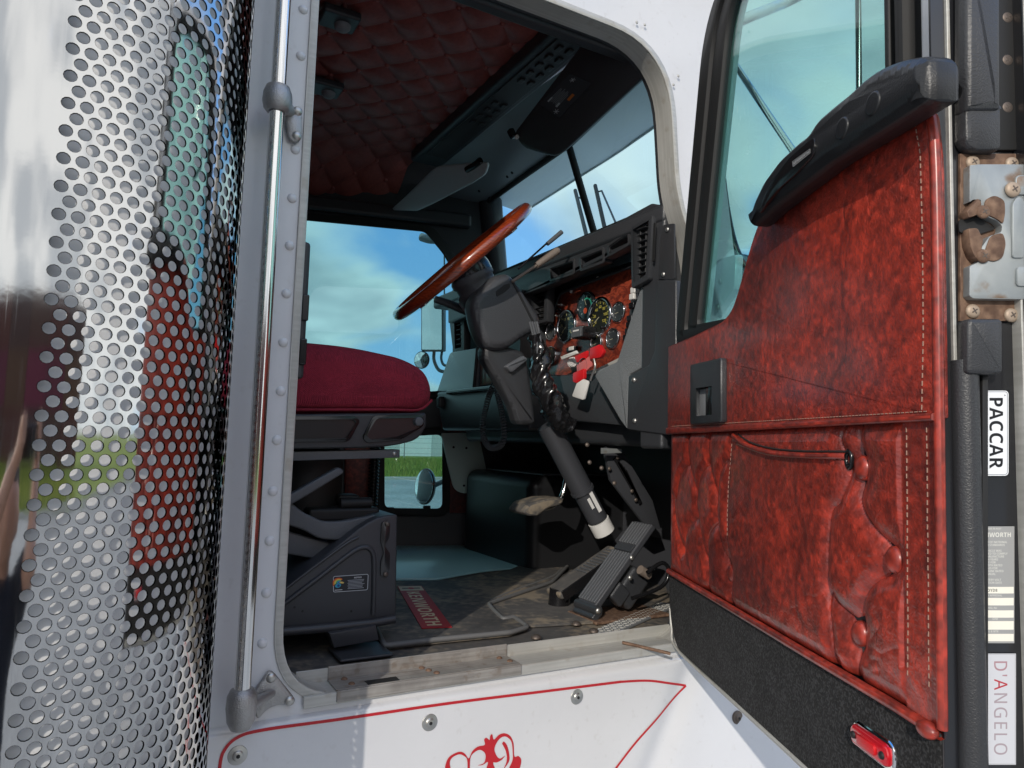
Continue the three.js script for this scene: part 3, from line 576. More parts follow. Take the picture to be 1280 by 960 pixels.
// leather trim, lower buttoned panel
{
  const q = D([[836, 541], [1174, 523], [1178, 914], [835, 712]]);
  const C4 = (l) => D(l.map(([x, y]) => [820 + x / 3.2, 520 + y / 3.2]));
  const btn = C4([[797, 207], [932, 575], [787, 870], [276, 628]]);
  const cuts = [
    [[790, 30], [793, 110], [797, 170]], [[798, 250], [800, 330], [832, 410], [912, 528]], [[905, 625], [840, 680], [805, 750], [795, 820]], [[787, 920], [785, 990], [780, 1100]],
    [[678, 690], [720, 760], [775, 825]], [[722, 40], [724, 100], [742, 150]],
    [[755, 200], [740, 280], [715, 345], [690, 372], [682, 450], [676, 560], [676, 690], [690, 860], [705, 1000]],
    [[300, 66], [283, 280], [278, 480], [280, 660], [292, 760]],
  ].map((l) => spline2(C4(l), 26));
  const soft = [
    [[124, 60], [124, 180], [150, 280], [160, 390], [185, 520], [200, 620]], [[205, 50], [204, 170], [232, 290], [240, 420], [262, 540], [276, 600]],
    [[124, 190], [90, 240], [78, 330]], [[204, 190], [172, 235], [160, 300]], [[278, 180], [250, 230], [240, 330]], [[160, 400], [120, 450], [105, 540]], [[240, 420], [206, 480], [200, 560]], [[66, 330], [80, 440], [105, 540]],
    [[200, 600], [200, 680], [190, 720]], 
  ].map((l) => spline2(C4(l), 26));
  const seams = [C4([[984, 40], [986, 500], [990, 1000]]), C4([[1050, 40], [1052, 1000]])];
  const stv = FD.uv(1100, 600);
  const h = (a, b, s, t) => {
    let e = Math.min(1, Math.min(t * 14, (1 - t) * 16, s * 26, (1 - s) * 22));
    let z = -0.009 + 0.011 * Math.sqrt(Math.max(0, e));
    const border = sm(0, 0.006, Math.abs(segDist(a, b, seams[0])));
    z -= 0.006 * (1 - border);
    for (const c of cuts) { const d = segDist(a, b, c); z -= 0.0055 * Math.exp(-d * d / 0.00022) + 0.0050 * Math.exp(-d / 0.0018); z += 0.0010 * Math.exp(-(d - 0.016) * (d - 0.016) / 0.00012); }
    for (const c of soft) { const d = segDist(a, b, c); z -= 0.0050 * Math.exp(-d * d / 0.00018) + 0.0034 * Math.exp(-d / 0.0018); }
    for (const p of btn) { const d = Math.hypot(a - p[0], b - p[1]); z -= 0.012 * Math.exp(-d * d / 0.0011); }
    const fold = fbm(a * 8 + 3, b * 6, 2, 0, 301) - 0.5, fine = fbm(a * 30 + 20 * fold, b * 42, 4, 0, 305) - 0.5, wr = Math.pow(1 - Math.min(1, Math.abs(fbm(a * 16 + b * 6, b * 20 - a * 5, 3, 0, 311) - 0.5) * 9), 2);
    z += 0.005 * fold * e + 0.0009 * fine * e * sm(0.45, 1.0, t + 0.2 * fold) - 0.0008 * wr * e * sm(0.35, 0.9, t + 0.5 * fold);
    const su = seams[0][1][0]; z += (-0.0005 + 0.0012 * fine - z) * sm(su - 0.004, su + 0.003, a);
    return z;
  };
  const at = (a, b) => h(a, b, (a - q[0][0]) / (q[1][0] - q[0][0]), (b - (q[0][1])) / ((q[3][1] + (q[2][1] - q[3][1]) * ((a - q[0][0]) / (q[1][0] - q[0][0]))) - q[0][1]));
  const lo = part('trim_panel', quadGrid(q, 400, 320, h, FD), M.leather, door, 'lower buttoned leather panel with a map pocket');
  for (const p of btn) {
    const g = lathe([[0, 0.0052], [0.006, 0.0048], [0.0108, 0.0034], [0.0140, 0.0], [0.0144, -0.006]], V(0, 0, 0), UPV, 22); g.rotateX(Math.PI / 2); g.scale(1, 1.12, 1);
    part('button', inFrame(g.translate(p[0], p[1], at(p[0], p[1]) + 0.0055), FD), M.leatherEdge, lo);
  }
  // map pocket: welted mouth standing away from the panel, flap body below it
  const mouth = spline2(C4([[312, 78], [380, 118], [470, 145], [600, 158], [742, 160]]), 30);
  part('pocket_welt', cord(FD, mouth, (a, b) => at(a, b) + 0.004, 0.0042), M.leatherEdge, lo);
  part('pocket_opening', cord(FD, mouth.slice(2).map(([a, b]) => [a, b + 0.006]), (a, b) => at(a, b) + 0.0005, 0.0016), M.threadDark, lo);
  part('pocket_ring', inFrame(new THREE.TorusGeometry(0.008, 0.0032, 8, 20).scale(0.8, 1.3, 1).translate(...C4([[748, 172]])[0], at(...C4([[748, 172]])[0]) + 0.002), FD), M.gloss, lo);
  const cv = (c = 0.001) => (a, b) => at(a, b) + c;
  part('stitching', [...stitch(FD, spline2(C4([[330, 112], [470, 158], [735, 173]]), 30), cv(0.0012), 0.0042, 0.0024, 0.0011), ...stitch(FD, C4([[1002, 40], [1006, 600], [1008, 1060]]), cv(0.0006), 0.0052, 0.0034, 0.0010), ...stitch(FD, C4([[1083, 40], [1088, 600], [1092, 1100]]), cv(0.0006), 0.0052, 0.0034, 0.0010), ...stitch(FD, spline2(C4([[306, 70], [290, 280], [284, 480]]), 20), cv(0.0006), 0.0052, 0.0034, 0.0010)], M.thread, lo).userData.kind = 'stuff';
  part('rolled_edge', [cord(FD, D([[1174, 520], [1176, 700], [1178, 912]]), 0.0, 0.0055)], M.leatherEdge, lo);
  part('piping', cord(FD, D([[836, 714], [900, 752], [1000, 812], [1100, 871], [1150, 902], [1176, 918]]), 0.0, 0.0065), M.leatherEdge, lo);
  part('piping_knob', inFrame(new THREE.SphereGeometry(0.010, 16, 12).scale(1.4, 0.9, 0.9).translate(...D([[1166, 912]])[0], 0.006), FD), M.leatherEdge, lo);
  // carpet skirt
  const bot = FD.uv(1000, 954)[1];
  const carp = part('carpet_panel', plate(FD, [...D([[835, 716], [1172, 918]]), [FD.uv(1172, 918)[0], bot], [0.05, bot], [0.004, bot + 0.075]], 0.010, { c: -0.012, r: [0.004, 0.004, 0.004, 0.07, 0.04], bev: 0.003 }), M.carpet, door);
  part('bottom_edge', [plate(FD, [[0.03, bot - 0.004], [uEnd - 0.004, bot - 0.004], [uEnd - 0.004, bot - 0.014], [0.05, bot - 0.014]], 0.10, { c: -0.108, bev: 0.003 }), cord(FD, [[0.006, bot + 0.075], [0.02, bot + 0.03], [0.06, bot - 0.002], [0.4, bot - 0.002], [uEnd - 0.01, bot - 0.002]], -0.004, 0.003)], M.alu, door);
  // red marker lamp with chrome rim
  const k = D([[1074, 913], [1116, 950]]), cx = (k[0][0] + k[1][0]) / 2, cy = (k[0][1] + k[1][1]) / 2, len = Math.abs(k[1][0] - k[0][0]) * 1.28, hh = 0.034;
  const pill = (L, H) => [[cx - L / 2, cy - H / 2], [cx + L / 2, cy - H / 2], [cx + L / 2, cy + H / 2], [cx - L / 2, cy + H / 2]];
  const mk = part('marker_lamp', plate(FD, pill(len, hh), 0.008, { c: -0.004, r: hh * 0.48, bev: 0.0035, seg: 4, curve: 14 }), M.chrome, door, 'red marker lamp with chrome rim');
  part('lens', plate(FD, pill(len * 0.90, hh * 0.74), 0.010, { c: 0.0, r: hh * 0.36, bev: 0.004, seg: 4, curve: 14 }), M.redLens, mk);
  part('lens', plate(FD, pill(len * 0.42, hh * 0.34), 0.004, { c: 0.0095, r: 0.003, bev: 0.0015 }), M.redPlastic, mk);
  for (const s of [-1, 1]) part('screw', inFrame(lathe([[0, 0.003], [0.0035, 0.002], [0.0045, 0], [0.0045, -0.003]], V(0, 0, 0), UPV, 12).rotateX(Math.PI / 2).translate(cx + s * len * 0.34, cy, 0.0105), FD), M.rubber, mk);
  // inside handle
  const hb = D([[866, 456], [905, 447], [905, 528], [866, 531]], 0.01), hc = D([[873, 483], [895, 480], [895, 521], [873, 523]], 0.01);
  const hd = part('door_handle', [ring(FD, hb, hc, 0.014, { c: 0.003, bev: 0.004, ro: 0.008, ri: 0.004 })], M.plastic, door);
  part('recess', plate(FD, hc, 0.002, { c: 0.003 }), M.rubber, hd);
  const hl = D([[884, 481], [894, 480], [894, 521], [884, 522]], 0.01);
  part('lever', plate(FD, hl, 0.009, { c: 0.005, bev: 0.002 }), M.gloss, hd);
  part('recess_lip', plate(FD, D([[874, 487], [883, 486], [883, 520], [874, 521]], 0.006), 0.002, { c: 0.005, bev: 0.0006 }), M.grey, hd);
}
// armrest and grab
{
  const C2 = (l) => l.map(([x, y]) => [820 + x / 3.368, y / 3.368]);
  const outline = D(C2([[424, 962], [432, 900], [452, 838], [492, 756], [560, 665], [640, 592], [684, 560], [722, 498], [800, 432], [862, 384], [920, 328], [985, 284], [1060, 254], [1130, 240], [1192, 236], [1192, 424], [1160, 446], [1110, 476], [1000, 546], [880, 620], [760, 692], [600, 815], [500, 892]]), 0.03);
  const arm = part('armrest', plate(FD, outline, 0.048, { c: 0.0, bev: 0.018, seg: 8, r: 0.012 }), M.armrest, door);
  part('trim_cap', plate(FD, D(C2([[440, 905], [455, 845], [496, 760], [562, 672], [640, 602], [676, 575], [674, 650], [600, 730], [520, 800], [462, 870]]), 0.048), 0.006, { c: 0.0455, bev: 0.002, r: 0.008 }), M.gloss, arm);
  for (const [x, y, w, h] of [[915, 435, 27, 46], [785, 540, 24, 42]]) {
    const [a, b] = D(C2([[x, y]]), 0.048)[0];
    part('cap', inFrame(lathe([[0, 0.0022], [0.8, 0.002], [0.93, 0.0016], [1, 0], [1, -0.004]].map(([r, z]) => [r * 0.0135, z]), V(0, 0, 0), UPV, 26).rotateX(Math.PI / 2).translate(a, b, 0.0480), FD), M.armrest, arm);
  }
  const [t0, t1, t2, t3] = C2([[575, 680], [650, 626], [650, 645], [578, 703]]).map(([x, y]) => meet(x, y, FD.at(0, 0, 0.0520), FD.n));
  part('maker_plate', quadPrint([t0, t1, t2, t3], 0.0006), printed(256, 64, (c, w, h) => {
    c.fillStyle = '#101010'; c.fillRect(0, 0, w, h); c.strokeStyle = '#b8b8b8'; c.lineWidth = 5; c.strokeRect(3, 3, w - 6, h - 6);
    c.fillStyle = '#c8c8c8'; c.font = 'bold 44px sans-serif'; c.textBaseline = 'middle'; c.textAlign = 'center'; c.fillText('KENWORTH', w / 2, h / 2 + 2, w - 24);
  }), arm);
}
// free edge: bulb seal, latch, screws, stickers
{
  const E = (l, c = 0) => FE.uvs(l, c);
  const rect = (x0, y0, x1, y1, t, o) => plate(FE, E([[x0, y0], [x1, y0], [x1, y1], [x0, y1]]), t, o);
  part('edge_face', plate(FE, [[0.004, 1.36], [0.125, 1.36], [0.125, 2.78], [0.004, 2.78]], 0.004, { c: -0.003, bev: 0.001 }), M.blackPaint, door);
  const sx = E([[1207, 700]])[0][0];
  const bulb = (y0, y1, r, x = sx) => tube([FE.at(x, y0, 0.004), FE.at(x, (y0 + y1) / 2, 0.004), FE.at(x, y1, 0.004)], r, 12, 16);
  const yv = (y) => E([[1210, y]])[0][1];
  part('bulb_seal', [bulb(1.34, yv(452), 0.0135), rect(1192, 402, 1236, 470, 0.022, { r: 0.006, bev: 0.006, seg: 4 }), rect(1188, -20, 1232, 150, 0.026, { r: 0.006, bev: 0.010, seg: 4 }), rect(1190, 140, 1236, 196, 0.020, { r: [0.002, 0.002, 0.006, 0.02], bev: 0.006, seg: 4 })], M.plasticSoft, door);
  part('seal_flange', [rect(1222, 470, 1230, 985, 0.007, { bev: 0.002 }), rect(1228, -20, 1276, 190, 0.006, { bev: 0.002 })], M.rubber, door);
  part('edge_strip', [boxAt(FE, E([[1190, 420]])[0][0], 2.0, 0.002, 0.004, 0.9, 0.006, 0.001), boxAt(FE, E([[1274, 700]])[0][0], 1.75, 0.006, 0.003, 0.72, 0.016, 0.001)], M.alu, door);
  part('edge_return', boxAt(FE, E([[1290, 700]])[0][0], 2.0, 0.01, 0.018, 1.4, 0.02, 0.003), M.blackPaint, door);
  // latch
  const lt = part('latch', [rect(1196, 194, 1290, 402, 0.004, { c: 0.001, bev: 0.001 })], M.rust, door);
  const L8 = (l) => l.map(([x, y]) => [1190 + x / 4.367, 190 + y / 4.367]);
  const plateZ = rshape(E(L8([[42, 100], [100, 95], [420, 95], [420, 820], [60, 815], [40, 800], [42, 640], [80, 625], [112, 600], [105, 540], [150, 480], [212, 458], [216, 425], [190, 398], [120, 370], [96, 340], [104, 285], [60, 285], [42, 300]])), 0.002);
  const zg = inFrame(ext(plateZ, 0.010, 0.0008, 2).translate(0, 0, 0.005), FE); zg.userData.keepUV = true;
  part('latch_plate', zg, M.zinc, lt);
  part('latch_boss', [...[[[262, 310], [285, 275], [310, 275], [328, 300], [328, 600], [262, 600]]].map((l) => plate(FE, E(L8(l)), 0.003, { c: 0.0145, r: 0.004, bev: 0.0013 })), rect(1255, 338, 1281, 362, 0.003, { c: 0.0145, r: 0.005, bev: 0.0013 }), rect(1254, 226, 1280, 250, 0.003, { c: 0.0145, r: 0.006, bev: 0.0013 })], M.zinc, lt);
  part('latch_claw', [plate(FE, E(L8([[20, 350], [80, 280], [100, 300], [98, 350], [70, 372], [30, 385]])), 0.014, { c: 0.003, bev: 0.0012, r: 0.002 }), plate(FE, E(L8([[30, 440], [78, 440], [110, 500], [100, 560], [92, 615], [60, 590], [36, 530]])), 0.014, { c: 0.003, bev: 0.0012, r: 0.002 }), plate(FE, E(L8([[118, 290], [170, 262], [225, 290], [228, 360], [216, 420], [190, 395], [120, 362]])), 0.0022, { c: 0.0145, r: 0.005, bev: 0.0007 }), plate(FE, E(L8([[120, 560], [150, 480], [215, 462], [232, 520], [215, 600], [165, 622], [110, 600]])), 0.0022, { c: 0.0145, r: 0.005, bev: 0.0007 })], M.rust, lt);
  part('latch_slot', plate(FE, E(L8([[10, 380], [110, 368], [214, 430], [112, 462], [10, 450]])), 0.002, { c: 0.006, r: 0.004 }), M.rubber, lt);
  const scr = (x, y, r, c, mat, par = door) => { const [a, b] = E([[x, y]], c)[0], p = FE.at(a, b, c); const s = part('screw', lathe([[0, r * 0.42], [r * 0.6, r * 0.38], [r * 0.92, r * 0.2], [r, 0], [r, -r * 0.1]], p, FE.n, 16), mat, par); part('slot', [boxAt(FE, a, b, c + r * 0.40, r * 0.9, r * 0.18, r * 0.10, 0.0002, 0.6), boxAt(FE, a, b, c + r * 0.40, r * 0.18, r * 0.9, r * 0.10, 0.0002, 0.6)], M.screwDark, s); };
  for (const [x, y] of [[1229, 265], [1229, 320]]) scr(x, y, 0.0075, 0.017, M.rust, lt);
  scr(1266, 237, 0.0085, 0.017, M.rustScrew, lt);
  for (const [x, y] of [[1216, 203], [1265, 205], [1216, 389], [1264, 394]]) scr(x, y, 0.0078, 0.006, M.rustScrew);
  for (const [x, y] of [[1258, 23], [1258, 76], [1258, 135]]) scr(x, y, 0.0075, 0.004, M.screwDark);
  for (const [x, y] of [[1178, 162], [1175, 420], [1177, 606], [1178, 780], [1180, 60]]) { const p = meet(x, y, FE.at(0, 0, -0.004), FE.n); part('clip', screwGeo(p, FE.n, 0.0075), M.screwDark, door); }
  const sidePrint = (name, x0, y0, x1, y1, mat, turn, lab) => {
    const c = [[x0, y0], [x1, y0], [x1, y1], [x0, y1]].map(([x, y]) => { const [a, b] = E([[x, y]], 0.003)[0]; return FE.at(a, b, 0.0022); });
    return part(name, quadPrint(turn ? [c[1], c[2], c[3], c[0]] : c, 0.0008), mat, door, lab);
  };
  sidePrint('maker_sticker', 1229, 487, 1262, 596, printed(512, 156, (c, w, h) => {
    c.fillStyle = '#17181c'; c.fillRect(0, 0, w, h); c.fillStyle = '#eceef0'; c.beginPath(); c.roundRect(6, 6, w - 12, h - 12, 22); c.fill();
    c.strokeStyle = '#8a8e94'; c.lineWidth = 4; c.beginPath(); c.roundRect(13, 13, w - 26, h - 26, 16); c.stroke();
    c.fillStyle = '#16171b'; c.font = 'bold 112px sans-serif'; c.textAlign = 'center'; c.textBaseline = 'middle'; c.fillText('PACCAR', w / 2 - 4, h / 2 + 2, w - 64);
    c.font = '16px sans-serif'; c.fillText('A', 34, 28);
  }), true, 'white sticker with bold black lettering');
  sidePrint('data_plate', 1230, 658, 1268, 804, printed(256, 960, (c, w, h) => {
    c.fillStyle = '#9c9c9a'; c.fillRect(0, 0, w, h); c.fillStyle = '#d9d8ce'; c.textBaseline = 'alphabetic';
    c.font = '20px sans-serif'; c.fillText('MADE IN AUST', 14, 26);
    c.font = 'bold 52px sans-serif'; c.fillText('NWORTH', 4, 88, w - 18);
    c.font = '24px sans-serif'; ['ON OF NATIONAL', 'ON STANDARDS', '', 'VEHICLE WAS', 'URED TO COMPLY', 'MANUFACTURE', 'TEN YEARS', 'NCE FOR', 'WIDTH RATED', 'MASS FOR', 'ENGINE RATED', 'MANUAL', '', 'ATTERY VOLT', 'CATION DATE'].forEach((t, i) => c.fillText(t, 4, 138 + i * 24, w - 20));
    c.fillStyle = '#eeeadb'; for (const [y, q] of [[500, 54], [590, 62], [692, 60], [780, 70], [884, 60]]) c.fillRect(0, y, w - 6, q);
    c.fillStyle = '#77766e'; c.font = 'bold 34px sans-serif'; c.fillText('LOYD8', 8, 540); c.fillStyle = '#d9d8ce'; c.font = '22px sans-serif'; c.fillText('OW APPROVAL', 8, 578); c.fillText('SERIAL No', 8, 680); c.fillText('GVM', 70, 770); c.fillText('ENG & MTR', 8, 872);
  }, { rough: 0.45 }), false, 'pale data plate with rows of small print');
  sidePrint('dealer_sticker', 1231, 817, 1270, 956, printed(512, 144, (c, w, h) => {
    c.fillStyle = '#b9babd'; c.fillRect(0, 0, w, h); c.fillStyle = '#cbccd0'; c.fillRect(6, 6, w - 12, h - 12); c.textBaseline = 'middle'; c.font = '84px sans-serif';
    let x = 28; for (const [t, col] of [['D', '#a9848a'], ["'", '#a9848a'], ['A', '#b0343c'], ['N', '#a3959a'], ['G', '#a3959a'], ['E', '#a3959a'], ['L', '#a3959a'], ['O', '#a3959a']]) { c.fillStyle = col; c.fillText(t, x, h / 2); x += c.measureText(t).width + 7; }
  }), true, 'grey sticker with pale letters and a red letter A');
}
// door mirror on its bracket, seen through the door glass
{
  const c0 = meet(1128, 30, FD.at(0, 0, -0.42), FD.n), n = V(-0.80, -0.02, 0.60).normalize(), f = frameN(c0, n);
  const m = thing('door_mirror', c0.clone().add(V(0, -0.3, 0)), 'tall wing mirror on a chrome brace behind the door glass', 'wing mirror');
  const corners = [[1070, 114], [1190, 100]].map(([x, y]) => f.uv(x, y));
  const x0 = corners[0][0], x1 = x0 + 0.21, y0 = corners[0][1] - 0.02, y1 = y0 + 0.42;
  part('housing', plate(f, [[x0, y0], [x1, y0], [x1, y1], [x0, y1]], 0.04, { c: -0.042, r: 0.02, bev: 0.01, seg: 3 }), M.chrome, m);
  part('mirror_glass', plate(f, [[x0 + 0.010, y0 + 0.012], [x1 - 0.01, y0 + 0.012], [x1 - 0.01, y1 - 0.012], [x0 + 0.010, y1 - 0.012]], 0.003, { c: -0.001, r: 0.012 }), M.glassMirror, m);
  part('frame', ring(f, [[x0, y0], [x1, y0], [x1, y1], [x0, y1]], [[x0 + 0.012, y0 + 0.014], [x1 - 0.012, y0 + 0.014], [x1 - 0.012, y1 - 0.014], [x0 + 0.012, y1 - 0.014]], 0.008, { c: -0.004, ro: 0.02, ri: 0.012, bev: 0.002 }), M.gloss, m);
  const B = (x, y, c) => meet(x, y, FD.at(0, 0, c), FD.n);
  part('brace', [tube([B(895, 45, -0.20), B(950, 128, -0.24), B(1004, 208, -0.28), B(1060, 292, -0.32)], 0.0085, 20, 14)], M.chrome, m);
  part('arm', [tube([B(890, 42, -0.14), B(930, 24, -0.2), B(960, 12, -0.28), B(1000, -6, -0.38), c0.clone().add(V(0, 0.2, 0))], 0.014, 24, 12)], M.white, m);
  part('lower_arm', [tube([B(897, 160, -0.16), B(902, 215, -0.18), B(909, 268, -0.2), B(921, 315, -0.22), B(945, 352, -0.26)], 0.010, 24, 10)], M.gloss, m);
  const bk = part('bracket', plate(FD, D([[888, 330], [905, 322], [922, 318], [920, 360], [908, 378], [893, 400], [886, 380]], -0.135), 0.02, { c: -0.15, bev: 0.004, r: 0.008 }), M.white, m);
  for (const [x, y] of [[900, 352], [897, 384]]) part('bolt', screwGeo(meet(x, y, FD.at(0, 0, -0.128), FD.n), FD.n, 0.008), M.screw, bk);
}
// ------------------------------------------------------------------ driver's seat on its sprung base
const FSs = (list, z) => FS.uvs(list, z);
const onS = (list, z, t, o = {}) => plate(FS, FSs(list, z), t, { c: z, ...o });          // plate with its outer face drawn on plane z, grows towards +z
{
  const zs = -0.22, seat = thing('driver_seat', V(0.35, FLOOR, -0.45), 'maroon cloth driver seat on a black sprung pedestal base', 'truck seat');
  const solid = (list, zf, depth, o) => plate(FS, FSs(list, zf), depth, { c: zf - depth, ...o });
  const cu = part('cushion', solid([[296, 424], [376, 425], [440, 431], [508, 446], [537, 462], [546, 486], [542, 507], [524, 518], [296, 518]], zs, 0.50, { bev: 0.04, seg: 8, r: [0, 0.02, 0.06, 0.07, 0.05, 0.04, 0.03, 0.02, 0], curve: 8 }), M.fabric, seat);
  part('piping', tube(FSs([[296, 512], [480, 512], [524, 512], [540, 500]], zs - 0.002).map(([a, b]) => V(a, b, zs - 0.003)), 0.003, 30, 6), M.fabric, cu);
  part('backrest', [put(rbox(0.16, 0.75, 0.50, 0.06, 5).rotateZ(0.12), 0.08, 2.33, -0.45)], M.fabric, seat);
  const panl = [[300, 518], [533, 516], [534, 534], [522, 550], [490, 558], [450, 560], [300, 563]];
  const pn = part('seat_pan', solid(panl, zs + 0.004, 0.48, { bev: 0.006, seg: 3, r: [0, 0.006, 0.02, 0.02, 0.03, 0, 0] }), M.plastic, seat);
  const rc = [[[300, 520], [444, 520], [450, 526], [436, 552], [300, 554]], [[466, 519], [527, 518], [530, 532], [500, 550], [458, 554], [452, 547]]];
  for (const l of rc) {
    const o = FSs(l, zs + 0.004), cx = o.reduce((q, p) => q + p[0], 0) / o.length, cy = o.reduce((q, p) => q + p[1], 0) / o.length;
    part('pan_rim', ring(FS, o, o.map(([x, y]) => [x + Math.sign(cx - x) * 0.006, y + Math.sign(cy - y) * 0.005]), 0.006, { c: zs + 0.003, bev: 0.0025, ro: 0.01, ri: 0.008 }), M.gloss, pn);
    part('pan_inset', plate(FS, o.map(([x, y]) => [x + Math.sign(cx - x) * 0.006, y + Math.sign(cy - y) * 0.005]), 0.002, { c: zs + 0.0035, r: 0.008 }), M.blackPaint, pn);
  }
  { const [a, b] = FS.uv(521, 527, zs); part('knob', inFrame(lathe([[0, 0.012], [0.008, 0.012], [0.010, 0.010], [0.0105, 0]], V(0, 0, 0), UPV, 20).rotateX(Math.PI / 2).translate(a, b, zs + 0.004), FS), M.plasticGrey, pn); }
  part('slide_rail', solid([[300, 566], [500, 562], [500, 572], [300, 578]], zs - 0.01, 0.05, { bev: 0.002 }), M.plasticGrey, seat);
  { const [a, b] = FS.uv(495, 567, zs); part('rivet', screwGeo(V(a, b, zs - 0.01), V(0, 0, 1), 0.005), M.screw, seat); }
  // pedestal: folded steel side with a pressed triangle, base tube, arms of the suspension
  const ped = part('pedestal', solid([[300, 779], [356, 735], [454, 656], [476, 645], [497, 643], [495, 775], [470, 779], [300, 796]], zs, 0.42, { bev: 0.004, seg: 3, r: [0, 0, 0.02, 0.02, 0.006, 0.004, 0, 0] }), M.blackSteel, seat);
  part('pressed_rib', [tube(FSs([[345, 762], [398, 722], [440, 690], [454, 684], [462, 686], [467, 697], [467, 740], [466, 768]], zs).map(([a, b]) => V(a, b, zs + 0.001)), 0.0055, 60, 8, false, 0.4)], M.blackSteel, ped);
  part('pressed_rib', [tube(FSs([[345, 745], [380, 718], [430, 681], [448, 671]], zs).map(([a, b]) => V(a, b, zs + 0.001)), 0.0035, 40, 8)], M.blackSteel, ped);
  part('base_tube', [tube(FSs([[300, 794], [400, 786], [466, 779], [494, 774]], zs + 0.01).map(([a, b]) => V(a, b, zs + 0.008)), 0.009, 30, 12, false, 0.3)], M.blackSteel, ped);
  part('link_plate', solid([[477, 654], [482, 651], [488, 654], [487, 672], [481, 682], [488, 692], [487, 712], [482, 722], [476, 720], [476, 702], [480, 691], [476, 676]], zs + 0.005, 0.005, { bev: 0.0015, r: 0.004 }), M.blackPaint, ped);
  for (const [x, y] of [[484, 655], [482, 718]]) { const [a, b] = FS.uv(x, y, zs + 0.006); part('screw', screwGeo(V(a, b, zs + 0.006), V(0, 0, 1), 0.0055), M.screwDark, ped); }
  for (const [x, y] of [[368, 759], [378, 764], [439, 764]]) { const [a, b] = FS.uv(x, y, zs); part('hole', inFrame(new THREE.CircleGeometry(0.0025, 10).translate(a, b, zs + 0.0006), FS), M.rubber, ped); }
  part('foot_bracket', [solid([[412, 792], [470, 782], [474, 800], [418, 810]], zs + 0.03, 0.05, { bev: 0.002 }), boxAt(FS, FS.uv(445, 804, zs)[0], FLOOR + 0.006, zs + 0.03, 0.11, 0.006, 0.10)], M.blackSteel, seat);
  const arm = (l, z) => part('suspension_arm', solid(l, z, 0.02, { bev: 0.004, seg: 3, r: 0.012 }), M.plasticGrey, seat);
  arm([[345, 622], [364, 628], [378, 640], [404, 652], [425, 652], [474, 643], [462, 664], [425, 676], [400, 674], [378, 662], [345, 652]], zs - 0.03);
  arm([[345, 660], [362, 665], [430, 684], [408, 702], [345, 690]], zs - 0.05);
  arm([[345, 626], [364, 617], [424, 583], [432, 590], [380, 622], [345, 642]], zs - 0.02);
  part('air_spring', lathe([[0, 0.20], [0.075, 0.20], [0.085, 0.17], [0.085, 0.03], [0.075, 0]], V(0.40, FLOOR + 0.22, -0.42), UPV, 28), M.rubber, seat);
  part('mechanism', [put(rbox(0.16, 0.03, 0.22, 0.008), 0.46, FLOOR + 0.275, -0.40), bar(V(0.45, FLOOR + 0.30, -0.3), V(0.52, FLOOR + 0.30, -0.3), 0.012), put(rbox(0.05, 0.02, 0.06, 0.006), 0.48, FLOOR + 0.305, -0.36)], M.rubber, seat);
  part('riser', [put(rbox(0.03, 0.42, 0.40, 0.004), 0.30, FLOOR + 0.24, -0.44), put(rbox(0.02, 0.42, 0.02, 0.004), 0.436, FLOOR + 0.21, -0.62)], M.blackSteel, seat);
  const c = [[416, 720], [461, 717], [460, 738], [416, 741]].map(([x, y]) => { const [a, b] = FS.uv(x, y, zs + 0.001); return V(a, b, zs + 0.0006); });
  part('notice_label', quadPrint(c, 0.0006), printed(512, 256, (g, w, h) => {
    g.fillStyle = '#1d2026'; g.fillRect(0, 0, w, h); g.strokeStyle = '#c9ccd0'; g.lineWidth = 9; g.beginPath(); g.roundRect(8, 8, w - 16, h - 18, 22); g.stroke();
    const cols = ['#d9552c', '#e59a35', '#e9d56a', '#54b06a', '#2f9fc0', '#2d5fb0'];
    cols.forEach((k, i) => { g.strokeStyle = k; g.lineWidth = 17; g.beginPath(); g.arc(78 + i * 4, 118, 78 - i * 12, Math.PI * (0.85 + i * 0.05), Math.PI * (1.75 - i * 0.03)); g.stroke(); });
    g.fillStyle = '#2f9fc0'; g.beginPath(); g.ellipse(74, 150, 44, 34, -0.4, 0, 7); g.fill(); g.fillStyle = '#1b3f86'; g.beginPath(); g.ellipse(80, 152, 18, 20, 0, 0, 7); g.fill(); g.fillStyle = '#e7c86c'; g.beginPath(); g.ellipse(128, 108, 34, 14, 0.2, 0, 7); g.fill();
    g.fillStyle = '#e6e6e6'; g.font = 'bold 30px sans-serif'; g.fillText('NOTICE', 300, 58, 110); g.fillRect(24, 214, 112, 8);
    for (let i = 0; i < 7; i++) { g.fillStyle = '#9fa4aa'; g.fillRect(212 + (i % 2) * 8, 78 + i * 21, 236 - (i % 3) * 14, 9); }
  }), seat, 'notice label with a rainbow coloured emblem');
}
// belt guide on the pillar
{
  const t = thing('seat_belt_guide', V(0.30, 1.9, -0.09), 'black seat belt guide strip on the pillar above the maroon seat', 'belt guide');
  part('cover', [boxAt(FS, 0.292, (onZ(378, 300, -0.08).y + onZ(372, 475, -0.08).y) / 2, -0.085, 0.028, onZ(378, 303, -0.08).y - onZ(372, 475, -0.08).y, 0.02, 0.008)], M.plastic, t);
  for (const y of [385, 440]) part('clip', boxAt(FS, 0.30, onZ(378, y, -0.08).y, -0.073, 0.014, 0.05, 0.008), M.gloss, t);
}
